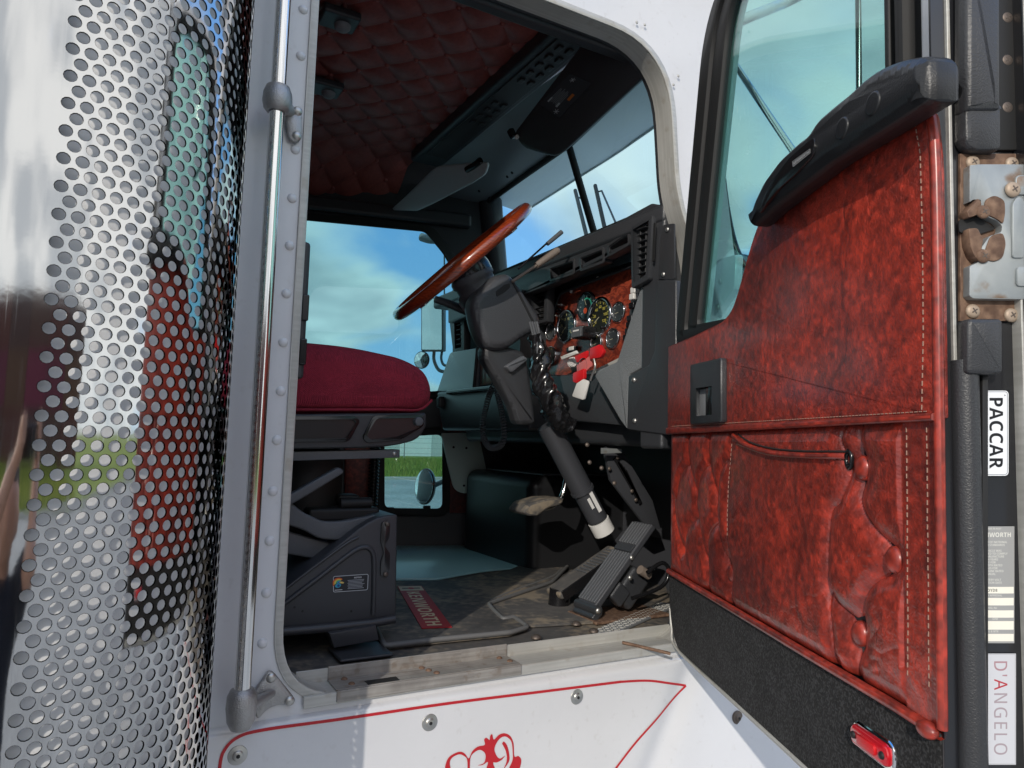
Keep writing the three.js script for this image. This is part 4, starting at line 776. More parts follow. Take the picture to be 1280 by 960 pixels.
// ------------------------------------------------------------------ steering wheel and column
const WC = onX(577, 327, 0.805), AX = V(-0.70, 0.71, -0.075).normalize(), COLB = onX(757, 668, 1.285), CAX = WC.clone().sub(COLB).normalize();
{
  const f = frameN(WC, AX), w = thing('steering_wheel', WC.clone(), 'large steering wheel with a polished wooden rim', 'steering wheel');
  const R = 0.226;
  part('rim', inFrame(new THREE.TorusGeometry(R, 0.0158, 18, 96), f), M.wood, w);
  const pts = []; for (let i = 0; i < 24; i++) { const a = i / 24 * 2 * Math.PI; pts.push([a]); }
  for (const [a] of pts) part('rivet', inFrame(new THREE.SphereGeometry(0.0034, 8, 6).translate(Math.cos(a) * (R - 0.0115), Math.sin(a) * (R - 0.0115), -0.009), f), M.chrome, w);
  for (const a of [0.35, Math.PI - 0.35, -Math.PI / 2 - 0.45, -Math.PI / 2 + 0.45]) {
    const g = rbox(R - 0.03, 0.024, 0.006, 0.002).translate((R + 0.03) / 2, 0, -0.016).rotateZ(a); part('spoke', inFrame(g, f), M.chrome, w);
  }
  part('hub', lathe([[0, 0.012], [0.05, 0.010], [0.058, 0.0], [0.06, -0.03], [0.056, -0.05]], WC.clone().addScaledVector(AX, -0.012), AX, 36), M.gloss, w);
}
{
  const col = thing('steering_column', COLB.clone(), 'black steering column with shroud, stalks and white stickers running to the floor', 'steering column');
  const A = (t, side = 0, out = 0) => WC.clone().addScaledVector(CAX, -t).add(V(0, 0, side)).addScaledVector(V(CAX.y, -CAX.x, 0), out);   // out: towards the dash
  part('collar', [lathe([[0, 0.02], [0.058, 0.02], [0.062, 0.012], [0.062, -0.002], [0.057, -0.006], [0.057, -0.022], [0.062, -0.026], [0.062, -0.05], [0.055, -0.056], [0.055, -0.085], [0, -0.085]], A(0.06, 0, 0.005), CAX, 36)], M.shroud, col);
  const fr = (p) => { const n = V(CAX.y, -CAX.x, 0).normalize(); const g = new THREE.Matrix4().makeBasis(n, CAX, n.clone().cross(CAX)).setPosition(p); return (geo) => geo.applyMatrix4(g); };
  const sol = (list, zf, depth, o) => plate(FS, FS.uvs(list, zf), depth, { c: zf - depth, ...o });
  const sh = part('shroud', [sol([[590, 374], [622, 342], [637, 341], [644, 347], [678, 396], [677, 411], [655, 422], [637, 436], [610, 437], [597, 410]], -0.375, 0.07, { bev: 0.022, seg: 6, r: 0.03 })], M.shroud, col);
  part('seam', sol([[640, 352], [642, 351], [668, 402], [666, 404]], -0.3735, 0.003, {}), M.rubber, sh);
  part('stalk_slot', sol([[620, 364], [630, 356], [637, 354], [638, 359], [630, 366], [621, 371]], -0.3735, 0.003, { r: 0.004 }), M.rubber, sh);
  part('lower_shroud', [sol([[606, 432], [622, 428], [657, 440], [664, 470], [671, 531], [648, 531], [641, 508], [622, 474], [605, 447]], -0.40, 0.05, { bev: 0.014, seg: 5, r: 0.015 })], M.plasticSoft, col);
  part('shroud_boss', [sol([[632, 458], [655, 444], [661, 449], [640, 466]], -0.385, 0.04, { bev: 0.005, seg: 3, r: 0.006 })], M.plasticGrey, col);
  part('tube', [bar(A(0.52), A(0.74), 0.033), bar(A(0.735), A(0.745), 0.036), bar(A(0.745), A(0.84), 0.0305)], M.blackSteel, col);
  part('sleeve', [bar(A(0.845), A(0.885), 0.0325)], M.whitePlastic, col, 'white sleeve at the foot of the column');
  const lab = (t, s, l, w, o) => fr(A(t, 0.0305, o))(rbox(w, l, 0.0016, 0.0006));
  part('sticker', lab(0.775, 0, 0.075, 0.012, 0.004), M.whitePlastic, col); part('sticker', lab(0.775, 0, 0.034, 0.010, -0.012), M.whitePlastic, col);
  // crumpled cable boot
  const q = []; const bp = [[668, 418], [674, 440], [676, 470], [684, 498], [697, 518], [712, 534]].map(([x, y]) => onZ(x, y, -0.385));
  const bt = new THREE.TubeGeometry(curve3(bp), 90, 0.030, 22); const bpz = bt.attributes.position, bn = bt.attributes.normal;
  for (let i = 0; i < bpz.count; i++) {
    const t = Math.floor(i / 23) / 90, a = (i % 23) / 22 * 2 * Math.PI, k = 0.016 * (fbm(t * 9 + Math.sin(a) * 1.2, Math.cos(a) * 1.2 + t * 4, 2, 0, 401) - 0.5) * 2 + 0.007 * (fbm(t * 30, Math.sin(a) * 2 + Math.cos(a), 2, 0, 402) - 0.5) - 0.010 * sm(0.3, 0, t) - 0.008 * sm(0.8, 1, t);
    bpz.setXYZ(i, bpz.getX(i) + bn.getX(i) * k, bpz.getY(i) + bn.getY(i) * k, bpz.getZ(i) + bn.getZ(i) * k);
  }
  bt.computeVertexNormals(); part('cable_boot', bt, M.gloss, col, 'crumpled glossy black cable boot');
  for (let i = 0; i < 4; i++) part('cable', tube([[662 + i * 3, 402], [668 + i * 2.5, 425], [671 + i * 2, 446], [676 + i * 2, 462]].map(([x, y]) => onZ(x, y, -0.376 + (i % 2) * 0.006)), 0.004, 14, 8), M.plasticGrey, col);
  // stalks
  const S = (l, z, r, r2) => { const p = l.map(([x, y]) => onZ(x, y, z)); return bar(p[0], p[1], r, r2); };
  const st = part('indicator_stalk', S([[648, 336], [688, 300]], -0.40, 0.0028), M.gloss, col); part('grip', S([[684, 305], [702, 290]], -0.40, 0.006, 0.0068), M.plasticGrey, st);
  const tb = part('brake_lever', S([[640, 352], [676, 328]], -0.37, 0.0042), M.tan, col, 'tan hand brake lever with a rounded grip'); part('grip', [S([[670, 332], [696, 314]], -0.37, 0.0088, 0.0105), put(new THREE.SphereGeometry(0.0105, 14, 10), ...onZ(696, 314, -0.37).toArray())], M.tan, tb);
  const ls = part('wiper_stalk', [S([[590, 392], [562, 380]], -0.55, 0.013, 0.012), S([[562, 380], [544, 374]], -0.55, 0.012, 0.010)], M.plastic, col);
  part('trim_strip', tube([[575, 378], [582, 388], [594, 404]].map(([x, y]) => onZ(x, y, -0.52)), 0.006, 10, 8), M.grey, col);
  const lowbolt = [[734, 556], [737, 578], [752, 585], [768, 604]]; for (const [x, y] of lowbolt) part('bolt', screwGeo(onZ(x, y, -0.36), V(-0.4, 0.2, 0.9).normalize(), 0.0065), M.screwDark, col);
}
// ------------------------------------------------------------------ dashboard
const FDa = (x) => frameN(V(x, 0, 0), V(-1, 0, 0));
const onD = (list, x, t, o = {}) => { const f = FDa(x); return plate(f, f.uvs(list), t, { c: -t, ...o }); };        // visible face on plane x
{
  const d = thing('dashboard', V(1.35, 1.8, -0.75), 'black moulded dashboard with red wood-grain instrument panel', 'dashboard');
  // top cowl
  { const s = rshape([[1.152, 0.05], [1.30, 0.05], [1.56, 0.79], [1.46, 1.50], [1.152, 1.50]], 0.01); const g = ext(s, 0.05, 0.012, 4); g.rotateX(-Math.PI / 2); part('cowl', g.translate(0, 2.355, 0), M.plastic, d); }
  const brow = [[560, 366], [620, 343], [670, 325.5], [718, 307.5], [790, 267], [814, 254], [826, 256], [822, 288], [792, 305], [742, 329], [690, 355], [640, 374], [560, 404]];
  const P = [[[688, 335], [717.5, 325], [717.5, 340.5], [689, 350]], [[726.4, 322], [753.8, 311.2], [754.6, 326.5], [727, 337]], [[761.5, 307.8], [785.8, 290], [786.4, 304.2], [762, 318.5]]];
  const f1 = FDa(1.158), s = rshape(f1.uvs(brow), 0.006); for (const p of P) s.holes.push(new THREE.Path(rshape(f1.uvs(p), 0.006).getPoints(5)));
  const bg = inFrame(ext(s, 0.035, 0.004, 3).translate(0, 0, -0.035), f1); bg.userData.keepUV = true; const br = part('brow', bg, M.plastic, d);
  part('brow_back', onD([[610, 345], [820, 256], [820, 290], [690, 356], [610, 390]], 1.192, 0.01), M.rubber, br);
  for (const p of P) { const o = f1.uvs(p), cx = (o[0][0] + o[2][0]) / 2, cy = (o[0][1] + o[2][1]) / 2; part('pocket_rim', ring(f1, o.map(([x, y]) => [x + Math.sign(x - cx) * 0.006, y + Math.sign(y - cy) * 0.006]), o, 0.004, { c: -0.001, bev: 0.0015, ro: 0.01, ri: 0.006 }), M.plasticSoft, br); }
  // right end: solid corner block, louvre vent, bracket plate, side panels
  part('end_block', [put(rbox(0.22, 0.60, 0.085, 0.010, 3), 1.265, 2.095, -0.092)], M.plastic, d);
  part('end_bracket', onD([[829, 281], [843, 279], [843, 349], [823, 349], [826, 300]], 1.150, 0.004, { bev: 0.001, r: 0.006 }), M.plasticSoft, d);
  for (const [x, y] of [[834, 287], [829, 343]]) part('screw', screwGeo(onX(x, y, 1.148), V(-1, 0, 0), 0.006), M.screw, d);
  const ventF = FDa(1.140), vo = [[790, 286], [812, 273], [808, 344], [791, 356]];
  const vt = part('side_vent', ring(ventF, ventF.uvs([[788, 284], [815, 268], [811, 349], [789, 361]]), ventF.uvs(vo), 0.03, { c: -0.03, bev: 0.003, ro: 0.008, ri: 0.004 }), M.plastic, d);
  part('vent_back', plate(ventF, ventF.uvs([[789, 285], [814, 270], [810, 347], [790, 358]]), 0.004, { c: -0.028 }), M.rubber, vt);
  for (let i = 0; i < 9; i++) { const y = 284 + i * 8; const [a, b] = ventF.uv(801, y + 1); part('louvre', boxAt(ventF, a, b, -0.008, 0.034, 0.0022, 0.016), M.plasticSoft, vt); }
  for (let i = 0; i < 2; i++) { const [a, b] = ventF.uv(797 + i * 7, 315); part('louvre', boxAt(ventF, a, b, -0.013, 0.0025, 0.11, 0.012), M.plasticSoft, vt); }
  part('slot', onD([[817, 279], [819, 278], [817, 326], [815, 327]], 1.1395, 0.004, { r: 0.001 }), M.rubber, d);
  part('side_panel', onD([[803, 352], [820, 350], [818, 438], [811, 455], [786, 469], [784, 537], [776, 527], [743, 470], [748, 462], [771, 452]], 1.160, 0.05, { bev: 0.004, seg: 3, r: 0.008 }), M.dashSide, d);
  part('lower_panel', onD([[820, 350], [845, 350], [845, 545], [783, 537], [785, 470], [811, 456], [818, 438]], 1.150, 0.06, { bev: 0.004, seg: 3, r: 0.006 }), M.plastic, d);
  { part('screw', screwGeo(onX(792, 475, 1.149), V(-1, 0, 0), 0.007), M.screw, d); part('screw', screwGeo(onX(793, 526, 1.149), V(-1, 0, 0), 0.0065), M.screw, d); }
  part('knee_panel', onD([[655, 470], [745, 467], [779, 532], [690, 524], [650, 500]], 1.215, 0.06, { bev: 0.006, seg: 3, r: 0.01 }), M.plastic, d);
  part('body', [put(rbox(0.3, 0.42, 1.02, 0.02), 1.43, 2.13, -0.60), put(rbox(0.25, 0.30, 0.55, 0.02), 1.42, 2.20, -1.20), put(rbox(0.4, 0.2, 1.3, 0.02), 1.46, 1.90, -0.72)], M.plastic, d);
  // instrument panel
  const XP = 1.25, fp = FDa(XP);
  const gp = part('instrument_panel', onD([[696, 378], [703, 366], [788, 334], [793, 350], [789, 392], [783, 430], [773, 452], [744, 466], [690, 478], [676, 462], [677, 440]], XP, 0.02, { bev: 0.002, r: 0.01 }), M.burl, d);
  part('panel_bezel', tube([[696, 378], [703, 366], [788, 334], [793, 350], [789, 392], [783, 430], [773, 452], [744, 466], [690, 478], [676, 462], [677, 440]].map(([x, y]) => onX(x, y, XP - 0.002)), 0.005, 120, 8, true, 0.15), M.plastic, d);
  part('hood_wall', [plate(new Frame(V(XP, 0, 0), V(-1, 0, 0), UPV, V(0, 0, -1)), [[0, onX(690, 378, XP).y], [0.10, onX(690, 350, 1.16).y], [0.10, onX(688, 440, 1.16).y], [0, onX(680, 450, XP).y]], 0.01, { c: -onX(683, 410, XP).z })], M.plastic, d);
  const face = (kind) => printed(256, 256, (c, w) => {
    const g = (t) => c.createLinearGradient ? t : t; c.fillStyle = kind.bg || '#161a1b'; c.fillRect(0, 0, w, w); c.translate(128, 128);
    c.strokeStyle = kind.col; c.fillStyle = kind.col;
    const N = kind.n, a0 = 2.45, a1 = 6.98;
    for (let i = 0; i <= N * 2; i++) { const a = a0 + (a1 - a0) * i / (N * 2); c.lineWidth = i % 2 ? 3 : 7; c.beginPath(); c.moveTo(Math.cos(a) * 112, Math.sin(a) * 112); c.lineTo(Math.cos(a) * (i % 2 ? 100 : 92), Math.sin(a) * (i % 2 ? 100 : 92)); c.stroke(); }
    if (kind.nums) { c.font = 'bold 32px sans-serif'; c.textAlign = 'center'; c.textBaseline = 'middle'; kind.nums.forEach((t, i) => { const a = a0 + (a1 - a0) * i / (kind.nums.length - 1); c.fillText(t, Math.cos(a) * 70, Math.sin(a) * 70); }); }
    if (kind.arc) { c.lineWidth = 16; c.strokeStyle = kind.arc; c.beginPath(); c.arc(0, 0, 80, 4.2, 6.2); c.stroke(); }
    if (kind.dot) { c.fillStyle = kind.dot; c.beginPath(); c.arc(-20, 40, 30, 0, 7); c.fill(); }
    c.rotate(a0 + kind.v * (a1 - a0)); c.fillStyle = '#d8d2b0'; c.fillRect(-14, -3, 100, 6); c.fillStyle = '#222'; c.beginPath(); c.arc(0, 0, 14, 0, 7); c.fill();
  }, { rough: 0.5 });
  const kinds = { big: face({ n: 10, col: '#d6c95a', nums: ['0', '20', '40', '60', '80', '100', '120'], v: 0.03, bg: '#23261e' }), tach: face({ n: 6, col: '#d6d08a', nums: ['0', '5', '10', '15', '20', '25'], v: 0.02, bg: '#1d2a2b' }), multi: face({ n: 6, col: '#d7e2dc', v: 0.4, bg: '#10181a', arc: '#39b393', dot: '#d8572f' }), small: face({ n: 4, col: '#d9dcd8', v: 0.12, bg: '#3a4144' }), dark: face({ n: 4, col: '#d6c96a', v: 0.1, bg: '#1d1f1c' }) };
  const G = [[733.9, 383, 37, 'multi'], [750.8, 394.8, 47, 'big'], [708.6, 408, 42, 'tach'], [774.5, 390, 26, 'small'], [767.4, 423, 26, 'small'], [746.6, 429, 23, 'dark'], [690, 414.7, 22, 'small'], [689.6, 445, 25, 'dark']];
  for (const [x, y, dia, k] of G) {
    const [a, b] = fp.uv(x, y), r = dia / 2 / 887 * onX(x, y, XP).distanceTo(CAM) * 0.965;
    const ga = part('gauge', inFrame(lathe([[r * 0.86, 0.002], [r * 0.88, 0.007], [r * 0.97, 0.009], [r * 1.04, 0.006], [r * 1.06, 0.0]], V(0, 0, 0), UPV, 36).rotateX(Math.PI / 2).translate(a, b, 0), fp), k === 'multi' ? M.gloss : M.chrome, d);
    const fg = new THREE.CircleGeometry(r * 0.9, 36).translate(a, b, 0.0025); const fcg = inFrame(fg, fp); fcg.userData.keepUV = true; part('gauge_face', fcg, kinds[k], ga);
    part('gauge_glass', inFrame(new THREE.CircleGeometry(r * 0.9, 36).translate(a, b, 0.0065), fp), M.lens, ga);
  }
  for (const [x, y] of [[714, 364], [747, 348]]) part('screw', screwGeo(onX(x, y, XP - 0.001), V(-1, 0, 0), 0.0065), M.whitePlastic, d);
  const sw = (x, y, w, h, m, dep = 0.02) => { const [a, b] = fp.uv(x, y); return part('switch', boxAt(fp, a, b, dep / 2, w, h, dep, 0.003), m, d); };
  for (const [x, y, m] of [[702, 381, M.screw], [700.5, 387, M.gloss], [702, 391, M.gloss], [699, 395, M.screw]]) { const [a, b] = fp.uv(x, y); part('toggle', inFrame(lathe([[0, 0.016], [0.003, 0.015], [0.003, 0.004], [0.006, 0.003], [0.006, 0]], V(0, 0, 0), UPV, 12).rotateX(Math.PI / 2).translate(a, b, 0), fp), m, d); }
  { const [a, b] = FDa(1.19).uv(720, 415); const kn = part('trailer_valve', boxAt(fp, a, b, 0.03, 0.058, 0.036, 0.056, 0.006), M.gloss, d, 'square black valve knob'); part('knob_face', boxAt(fp, a, b, 0.0585, 0.052, 0.031, 0.004, 0.002), M.plasticGrey, kn); part('knob_mark', boxAt(fp, a, b + 0.004, 0.0608, 0.03, 0.005, 0.001, 0.0004), M.whitePlastic, kn); }
  { const [a, b] = fp.uv(758, 410); part('reset_knob', inFrame(lathe([[0, 0.02], [0.005, 0.02], [0.006, 0.012], [0.003, 0.01], [0.003, 0]], V(0, 0, 0), UPV, 12).rotateX(Math.PI / 2).translate(a, b, 0), fp), M.gloss, d); }
  const rock = FDa(1.215); [[792.5, 363, M.tan], [791, 371, M.tan], [790.5, 382, M.gloss], [788, 398, M.blackPaint], [787, 406, M.gloss], [785.5, 414, M.blackPaint], [783, 422, M.gloss]].forEach(([x, y, m]) => { const [a, b] = rock.uv(x, y); part('rocker_switch', boxAt(rock, a, b, -0.004, 0.022, 0.018, 0.02, 0.004), m === M.tan ? M.whitePlastic : m, d); });
  part('switch_strip', onD([[794, 352], [802, 350], [795, 405], [780, 440], [776, 438], [786, 405]], 1.225, 0.03, { bev: 0.003 }), M.plasticSoft, d);
  // lower edge of the panel: notched label, ignition barrel, metal trim
  sw(717, 437, 0.05, 0.016, M.gloss, 0.012); sw(718, 436, 0.028, 0.013, M.whitePlastic, 0.014);
  part('lower_trim', [onD([[686, 474], [745, 461], [773, 447], [776, 452], [748, 468], [686, 480]], 1.235, 0.012, { bev: 0.003 })], M.alu, d);
  // centre vent, maroon inlay, passenger side panels
  const cvF = FDa(1.20), cvp = part('centre_vent', ring(cvF, cvF.uvs([[660, 348], [685, 338], [683, 402], [660, 408]]), cvF.uvs([[663, 350], [682, 342], [680, 400], [663, 404]]), 0.03, { c: -0.03, bev: 0.003, ro: 0.006 }), M.plastic, d);
  part('vent_back', plate(cvF, cvF.uvs([[661, 349], [684, 340], [682, 401], [661, 407]]), 0.004, { c: -0.03 }), M.rubber, cvp);
  for (let i = 0; i < 7; i++) { const [a, b] = cvF.uv(672, 355 + i * 7.4); part('louvre', boxAt(cvF, a, b, -0.008, 0.05, 0.002, 0.014), M.plasticSoft, cvp); }
  part('wood_inlay', onD([[645, 352], [661, 346], [661, 390], [645, 396]], 1.205, 0.02, { bev: 0.002 }), M.burl, d);
  part('centre_panel', onD([[560, 390], [662, 350], [662, 500], [596, 500], [598, 437], [566, 440]], 1.225, 0.05, { bev: 0.004 }), M.plastic, d);
  const pvF = FDa(1.19), pv = part('passenger_vent', ring(pvF, pvF.uvs([[564, 394], [580, 388], [580, 438], [566, 442]]), pvF.uvs([[567, 397], [577, 393], [577, 435], [568, 437]]), 0.03, { c: -0.03, bev: 0.003 }), M.plastic, d);
  for (let i = 0; i < 6; i++) { const [a, b] = pvF.uv(572, 400 + i * 6); part('louvre', boxAt(pvF, a, b, -0.01, 0.04, 0.003, 0.014), M.plasticSoft, pv); }
  part('passenger_panel', onD([[562, 440], [597, 434], [592, 488], [543, 498], [552, 470]], 1.185, 0.08, { bev: 0.008, seg: 4, r: [0.02, 0, 0, 0.02, 0.06] }), phy({ color: lin(0.10, 0.13, 0.16), roughness: 0.22, clearcoat: 0.6, clearcoatRoughness: 0.2 }), d, 'smooth glossy panel on the passenger side');
  part('panel_edge', tube([[597, 434], [592, 490]].map(([x, y]) => onX(x, y, 1.18)), 0.007, 8, 8), M.plastic, d);
  part('wood_inlay', onD([[600, 440], [618, 440], [616, 480], [600, 482]], 1.20, 0.02, { bev: 0.002 }), M.burl, d);
  // lower tray
  part('tray', [put(rbox(0.30, 0.14, 0.62, 0.012), 1.40, 1.925, -1.02)], M.plastic, d);
}
// radio console with its coiled lead
{
  const zc = -0.98, f = FDa(1.10), tl = f.uv(545, 490), trr = f.uv(662, 486), bl = f.uv(552, 538);
  const t = thing('radio_unit', f.at((tl[0] + trr[0]) / 2, bl[1], -0.1), 'black radio unit slung below the dashboard beside the maroon seat', 'radio');
  part('case', plate(f, [bl, [trr[0], bl[1]], trr, tl], 0.22, { c: -0.22, bev: 0.012, seg: 4, r: 0.02 }), M.plastic, t);
  part('top_lip', boxAt(f, (tl[0] + trr[0]) / 2 + 0.03, tl[1] - 0.008, 0.002, (trr[0] - tl[0]) * 0.75, 0.014, 0.02, 0.005), M.gloss, t);
  part('side_clip', boxAt(f, ...f.uv(553, 503), 0.006, 0.03, 0.045, 0.03, 0.008), M.plasticSoft, t);
  const C = thing('coiled_lead', onX(617, 560, 1.06), 'black coiled handset lead hanging in a loop under the dashboard', 'coiled cord');
  const path = curve3([[619, 478], [611, 495], [604, 525], [604, 545], [610, 557], [618, 560], [627, 555], [630, 540], [627, 515], [622, 490], [620, 478]].map(([x, y]) => onX(x, y, 1.06)));
  const N = 1500, turns = 62, pts = []; const fr = path.computeFrenetFrames(N);
  for (let i = 0; i <= N; i++) { const u = i / N, p = path.getPointAt(u), a = u * turns * 2 * Math.PI; pts.push(p.addScaledVector(fr.normals[i], Math.cos(a) * 0.0082).addScaledVector(fr.binormals[i], Math.sin(a) * 0.0082)); }
  part('coil', new THREE.TubeGeometry(curve3(pts), N, 0.0026, 5), M.plasticGrey, C);
}
// keys with red and white tags in the ignition
{
  const p0 = onX(716, 452, 1.20);
  const k = thing('key_bunch', p0.clone(), 'bunch of keys with red and white tags hanging from the ignition', 'keys');
  const f = FDa(1.18);
  part('lock_barrel', [bar(onX(716, 453, 1.24), onX(716, 453, 1.20), 0.013), bar(onX(716, 453, 1.215), onX(716, 453, 1.205), 0.017)], M.castAlu, k);
  part('key_head', plate(f, f.uvs([[702, 446], [722, 438], [724, 442], [704, 450]]), 0.006, { bev: 0.002, r: 0.004 }), M.whitePlastic, k);
  part('tag', plate(f, f.uvs([[745, 436], [757, 431], [762, 440], [758, 448], [744, 450]]), 0.012, { c: 0.01, bev: 0.003, r: 0.006 }), M.redPlastic, k, 'red key tag');
  part('tag', plate(f, f.uvs([[721, 446], [737, 438], [736, 450], [724, 454]]), 0.010, { c: 0.0, bev: 0.003, r: 0.006 }), M.redPlastic, k, 'red key tag');
  part('tag', plate(f, f.uvs([[724, 467], [738, 461], [738, 474], [729, 480], [724, 478]]), 0.012, { c: 0.012, bev: 0.003, r: 0.006 }), M.redPlastic, k, 'red key tag');
  part('tag', plate(f, f.uvs([[725, 457], [742, 445], [744, 458], [738, 464], [726, 470]]), 0.008, { c: 0.006, bev: 0.003, r: 0.006 }), std({ color: lin(0.62, 0.16, 0.15), roughness: 0.4 }), k, 'pale pink key tag');
  part('tag', plate(f, f.uvs([[731, 472], [743, 477], [737, 501], [722, 496]]), 0.008, { c: 0.014, bev: 0.003, r: 0.008 }), M.whitePlastic, k, 'white plastic key tag');
  part('key_ring', inFrame(new THREE.TorusGeometry(0.022, 0.0022, 8, 30).translate(...f.uv(733, 458), 0.012), f), M.chrome, k);
  part('chain', tube([[742, 446], [744, 458], [740, 470], [738, 476]].map(([x, y]) => onX(x, y, 1.162)), 0.0035, 16, 8), M.screw, k);
}
// ------------------------------------------------------------------ pedals
{
  const ped = (base, top, z, w, label, n, lbl) => {
    const a = onZ(...base, z), b = onZ(...top, z), len = a.distanceTo(b), v = b.clone().sub(a).normalize(), u = V(0, 0, 1), nn = u.clone().cross(v).normalize();
    return { f: new Frame(a, u, v, nn), len, w };
  };
  const acc = ped([731, 755], [804, 652], -0.255, 0.085);
  const t = thing('accelerator_pedal', acc.f.o.clone(), 'long ribbed black accelerator pedal, upright one nearest the door', 'pedal');
  part('treadle', [boxAt(acc.f, 0, acc.len / 2, -0.010, 0.078, acc.len, 0.020, 0.006)], M.blackSteel, t);
  for (let i = 0; i < 7; i++) { const x = -0.033 + i * 0.011; for (const [y0, y1] of [[0.01, acc.len * 0.62], [acc.len * 0.72, acc.len - 0.008]]) part('rib', boxAt(acc.f, x, (y0 + y1) / 2, 0.002, 0.0055, y1 - y0, 0.006, 0.0014), M.plasticGrey, t); }
  part('pad_joint', boxAt(acc.f, 0, acc.len * 0.67, 0.002, 0.07, acc.len * 0.075, 0.004, 0.001), M.plastic, t);
  const hb = onZ(748, 752, -0.21);
  part('hinge', [bar(acc.f.at(-0.045, 0.0, -0.012), acc.f.at(0.046, 0.0, -0.012), 0.013), boxAt(acc.f, 0.0, -0.01, -0.02, 0.09, 0.03, 0.02, 0.004)], M.plastic, t);
  part('bolt', screwGeo(acc.f.at(0.047, 0.0, -0.012), V(0, 0, 1), 0.008), M.screw, t);
  part('sensor', [boxAt(acc.f, 0.005, acc.len * 0.42, -0.075, 0.05, 0.10, 0.07, 0.012), boxAt(acc.f, 0.02, acc.len * 0.28, -0.05, 0.03, 0.05, 0.05, 0.008)], M.plastic, t);
  part('connector', [bar(onZ(800, 712, -0.20), onZ(811, 719, -0.20), 0.012)], M.tan, t);
  for (const [x, y] of [[790, 697], [788, 722]]) part('bolt', screwGeo(onZ(x, y, -0.20), V(0, 0.2, 1).normalize(), 0.0065), M.screw, t);
  part('base_plate', put(rbox(0.24, 0.008, 0.13, 0.003), acc.f.o.x + 0.11, FLOOR + 0.004, -0.255), M.rust, t);
  part('cable', tube([[809, 716], [822, 706], [830, 704], [836, 712], [832, 728], [818, 738], [790, 748]].map(([x, y]) => onZ(x, y, -0.17)), 0.0055, 30, 8), M.gloss, t);
  const br = ped([692, 737], [768, 684], -0.40, 0.085);
  const b = thing('brake_pedal', br.f.o.clone(), 'low black brake treadle pedal beside the accelerator', 'pedal');
  part('treadle', [boxAt(br.f, 0, br.len / 2, -0.012, 0.078, br.len * 1.06, 0.024, 0.010)], M.dusty, b);
  for (let i = 0; i < 10; i++) part('rib', boxAt(br.f, 0.010, br.len * 0.42 + i * br.len * 0.055, 0.002, 0.05, 0.0035, 0.005, 0.001), M.plasticGrey, b);
  part('side_edge', boxAt(br.f, 0.040, br.len / 2, -0.012, 0.005, br.len, 0.03, 0.002), M.gloss, b);
  part('support', [bar(br.f.at(0, 0.02, -0.01), V(br.f.at(0, 0.02, 0).x, FLOOR, -0.40), 0.03)], M.gloss, b);
  const cf = onZ(663, 630, -0.66);
  const c = thing('clutch_pedal', cf.clone(), 'small dusty clutch pedal on a curved chrome arm', 'pedal');
  part('pad', onS([[634, 636], [642, 626], [664, 620], [684, 619], [682, 627], [664, 632], [652, 641], [640, 641]], -0.70, 0.10, { bev: 0.006, seg: 3, r: 0.01 }), M.dusty, c);
  part('arm', [tube([[668, 633], [686, 634], [700, 624], [707, 606], [708, 588], [706, 560]].map(([x, y]) => onZ(x, y, -0.64)), 0.0095, 30, 12)], M.stainless, c);
  // brackets in the dark behind the column
  const fb = thing('pedal_bracket', onZ(780, 640, -0.42), 'black slotted steel bracket with bolts below the instrument panel', 'bracket');
  part('plate', onS([[752, 560], [768, 552], [812, 625], [822, 660], [806, 660], [760, 600]], -0.45, 0.015, { bev: 0.003 }), M.blackSteel, fb);
  for (let i = 0; i < 5; i++) part('rib', onS([[766 + i * 3.2, 574 + i * 4], [769 + i * 3.2, 571 + i * 4], [793 + i * 2, 612 + i * 4], [790 + i * 2, 615 + i * 4]], -0.435, 0.008, { bev: 0.002 }), M.gloss, fb);
  for (const [x, y] of [[772, 572], [762, 586], [790, 614], [795, 625]]) part('bolt', screwGeo(onZ(x, y, -0.424), V(0, 0, 1), 0.006), M.screwDark, fb);
  part('name_plate', onS([[751, 560], [776, 561], [777, 566], [751, 567]], -0.40, 0.003), M.zinc, fb);
}
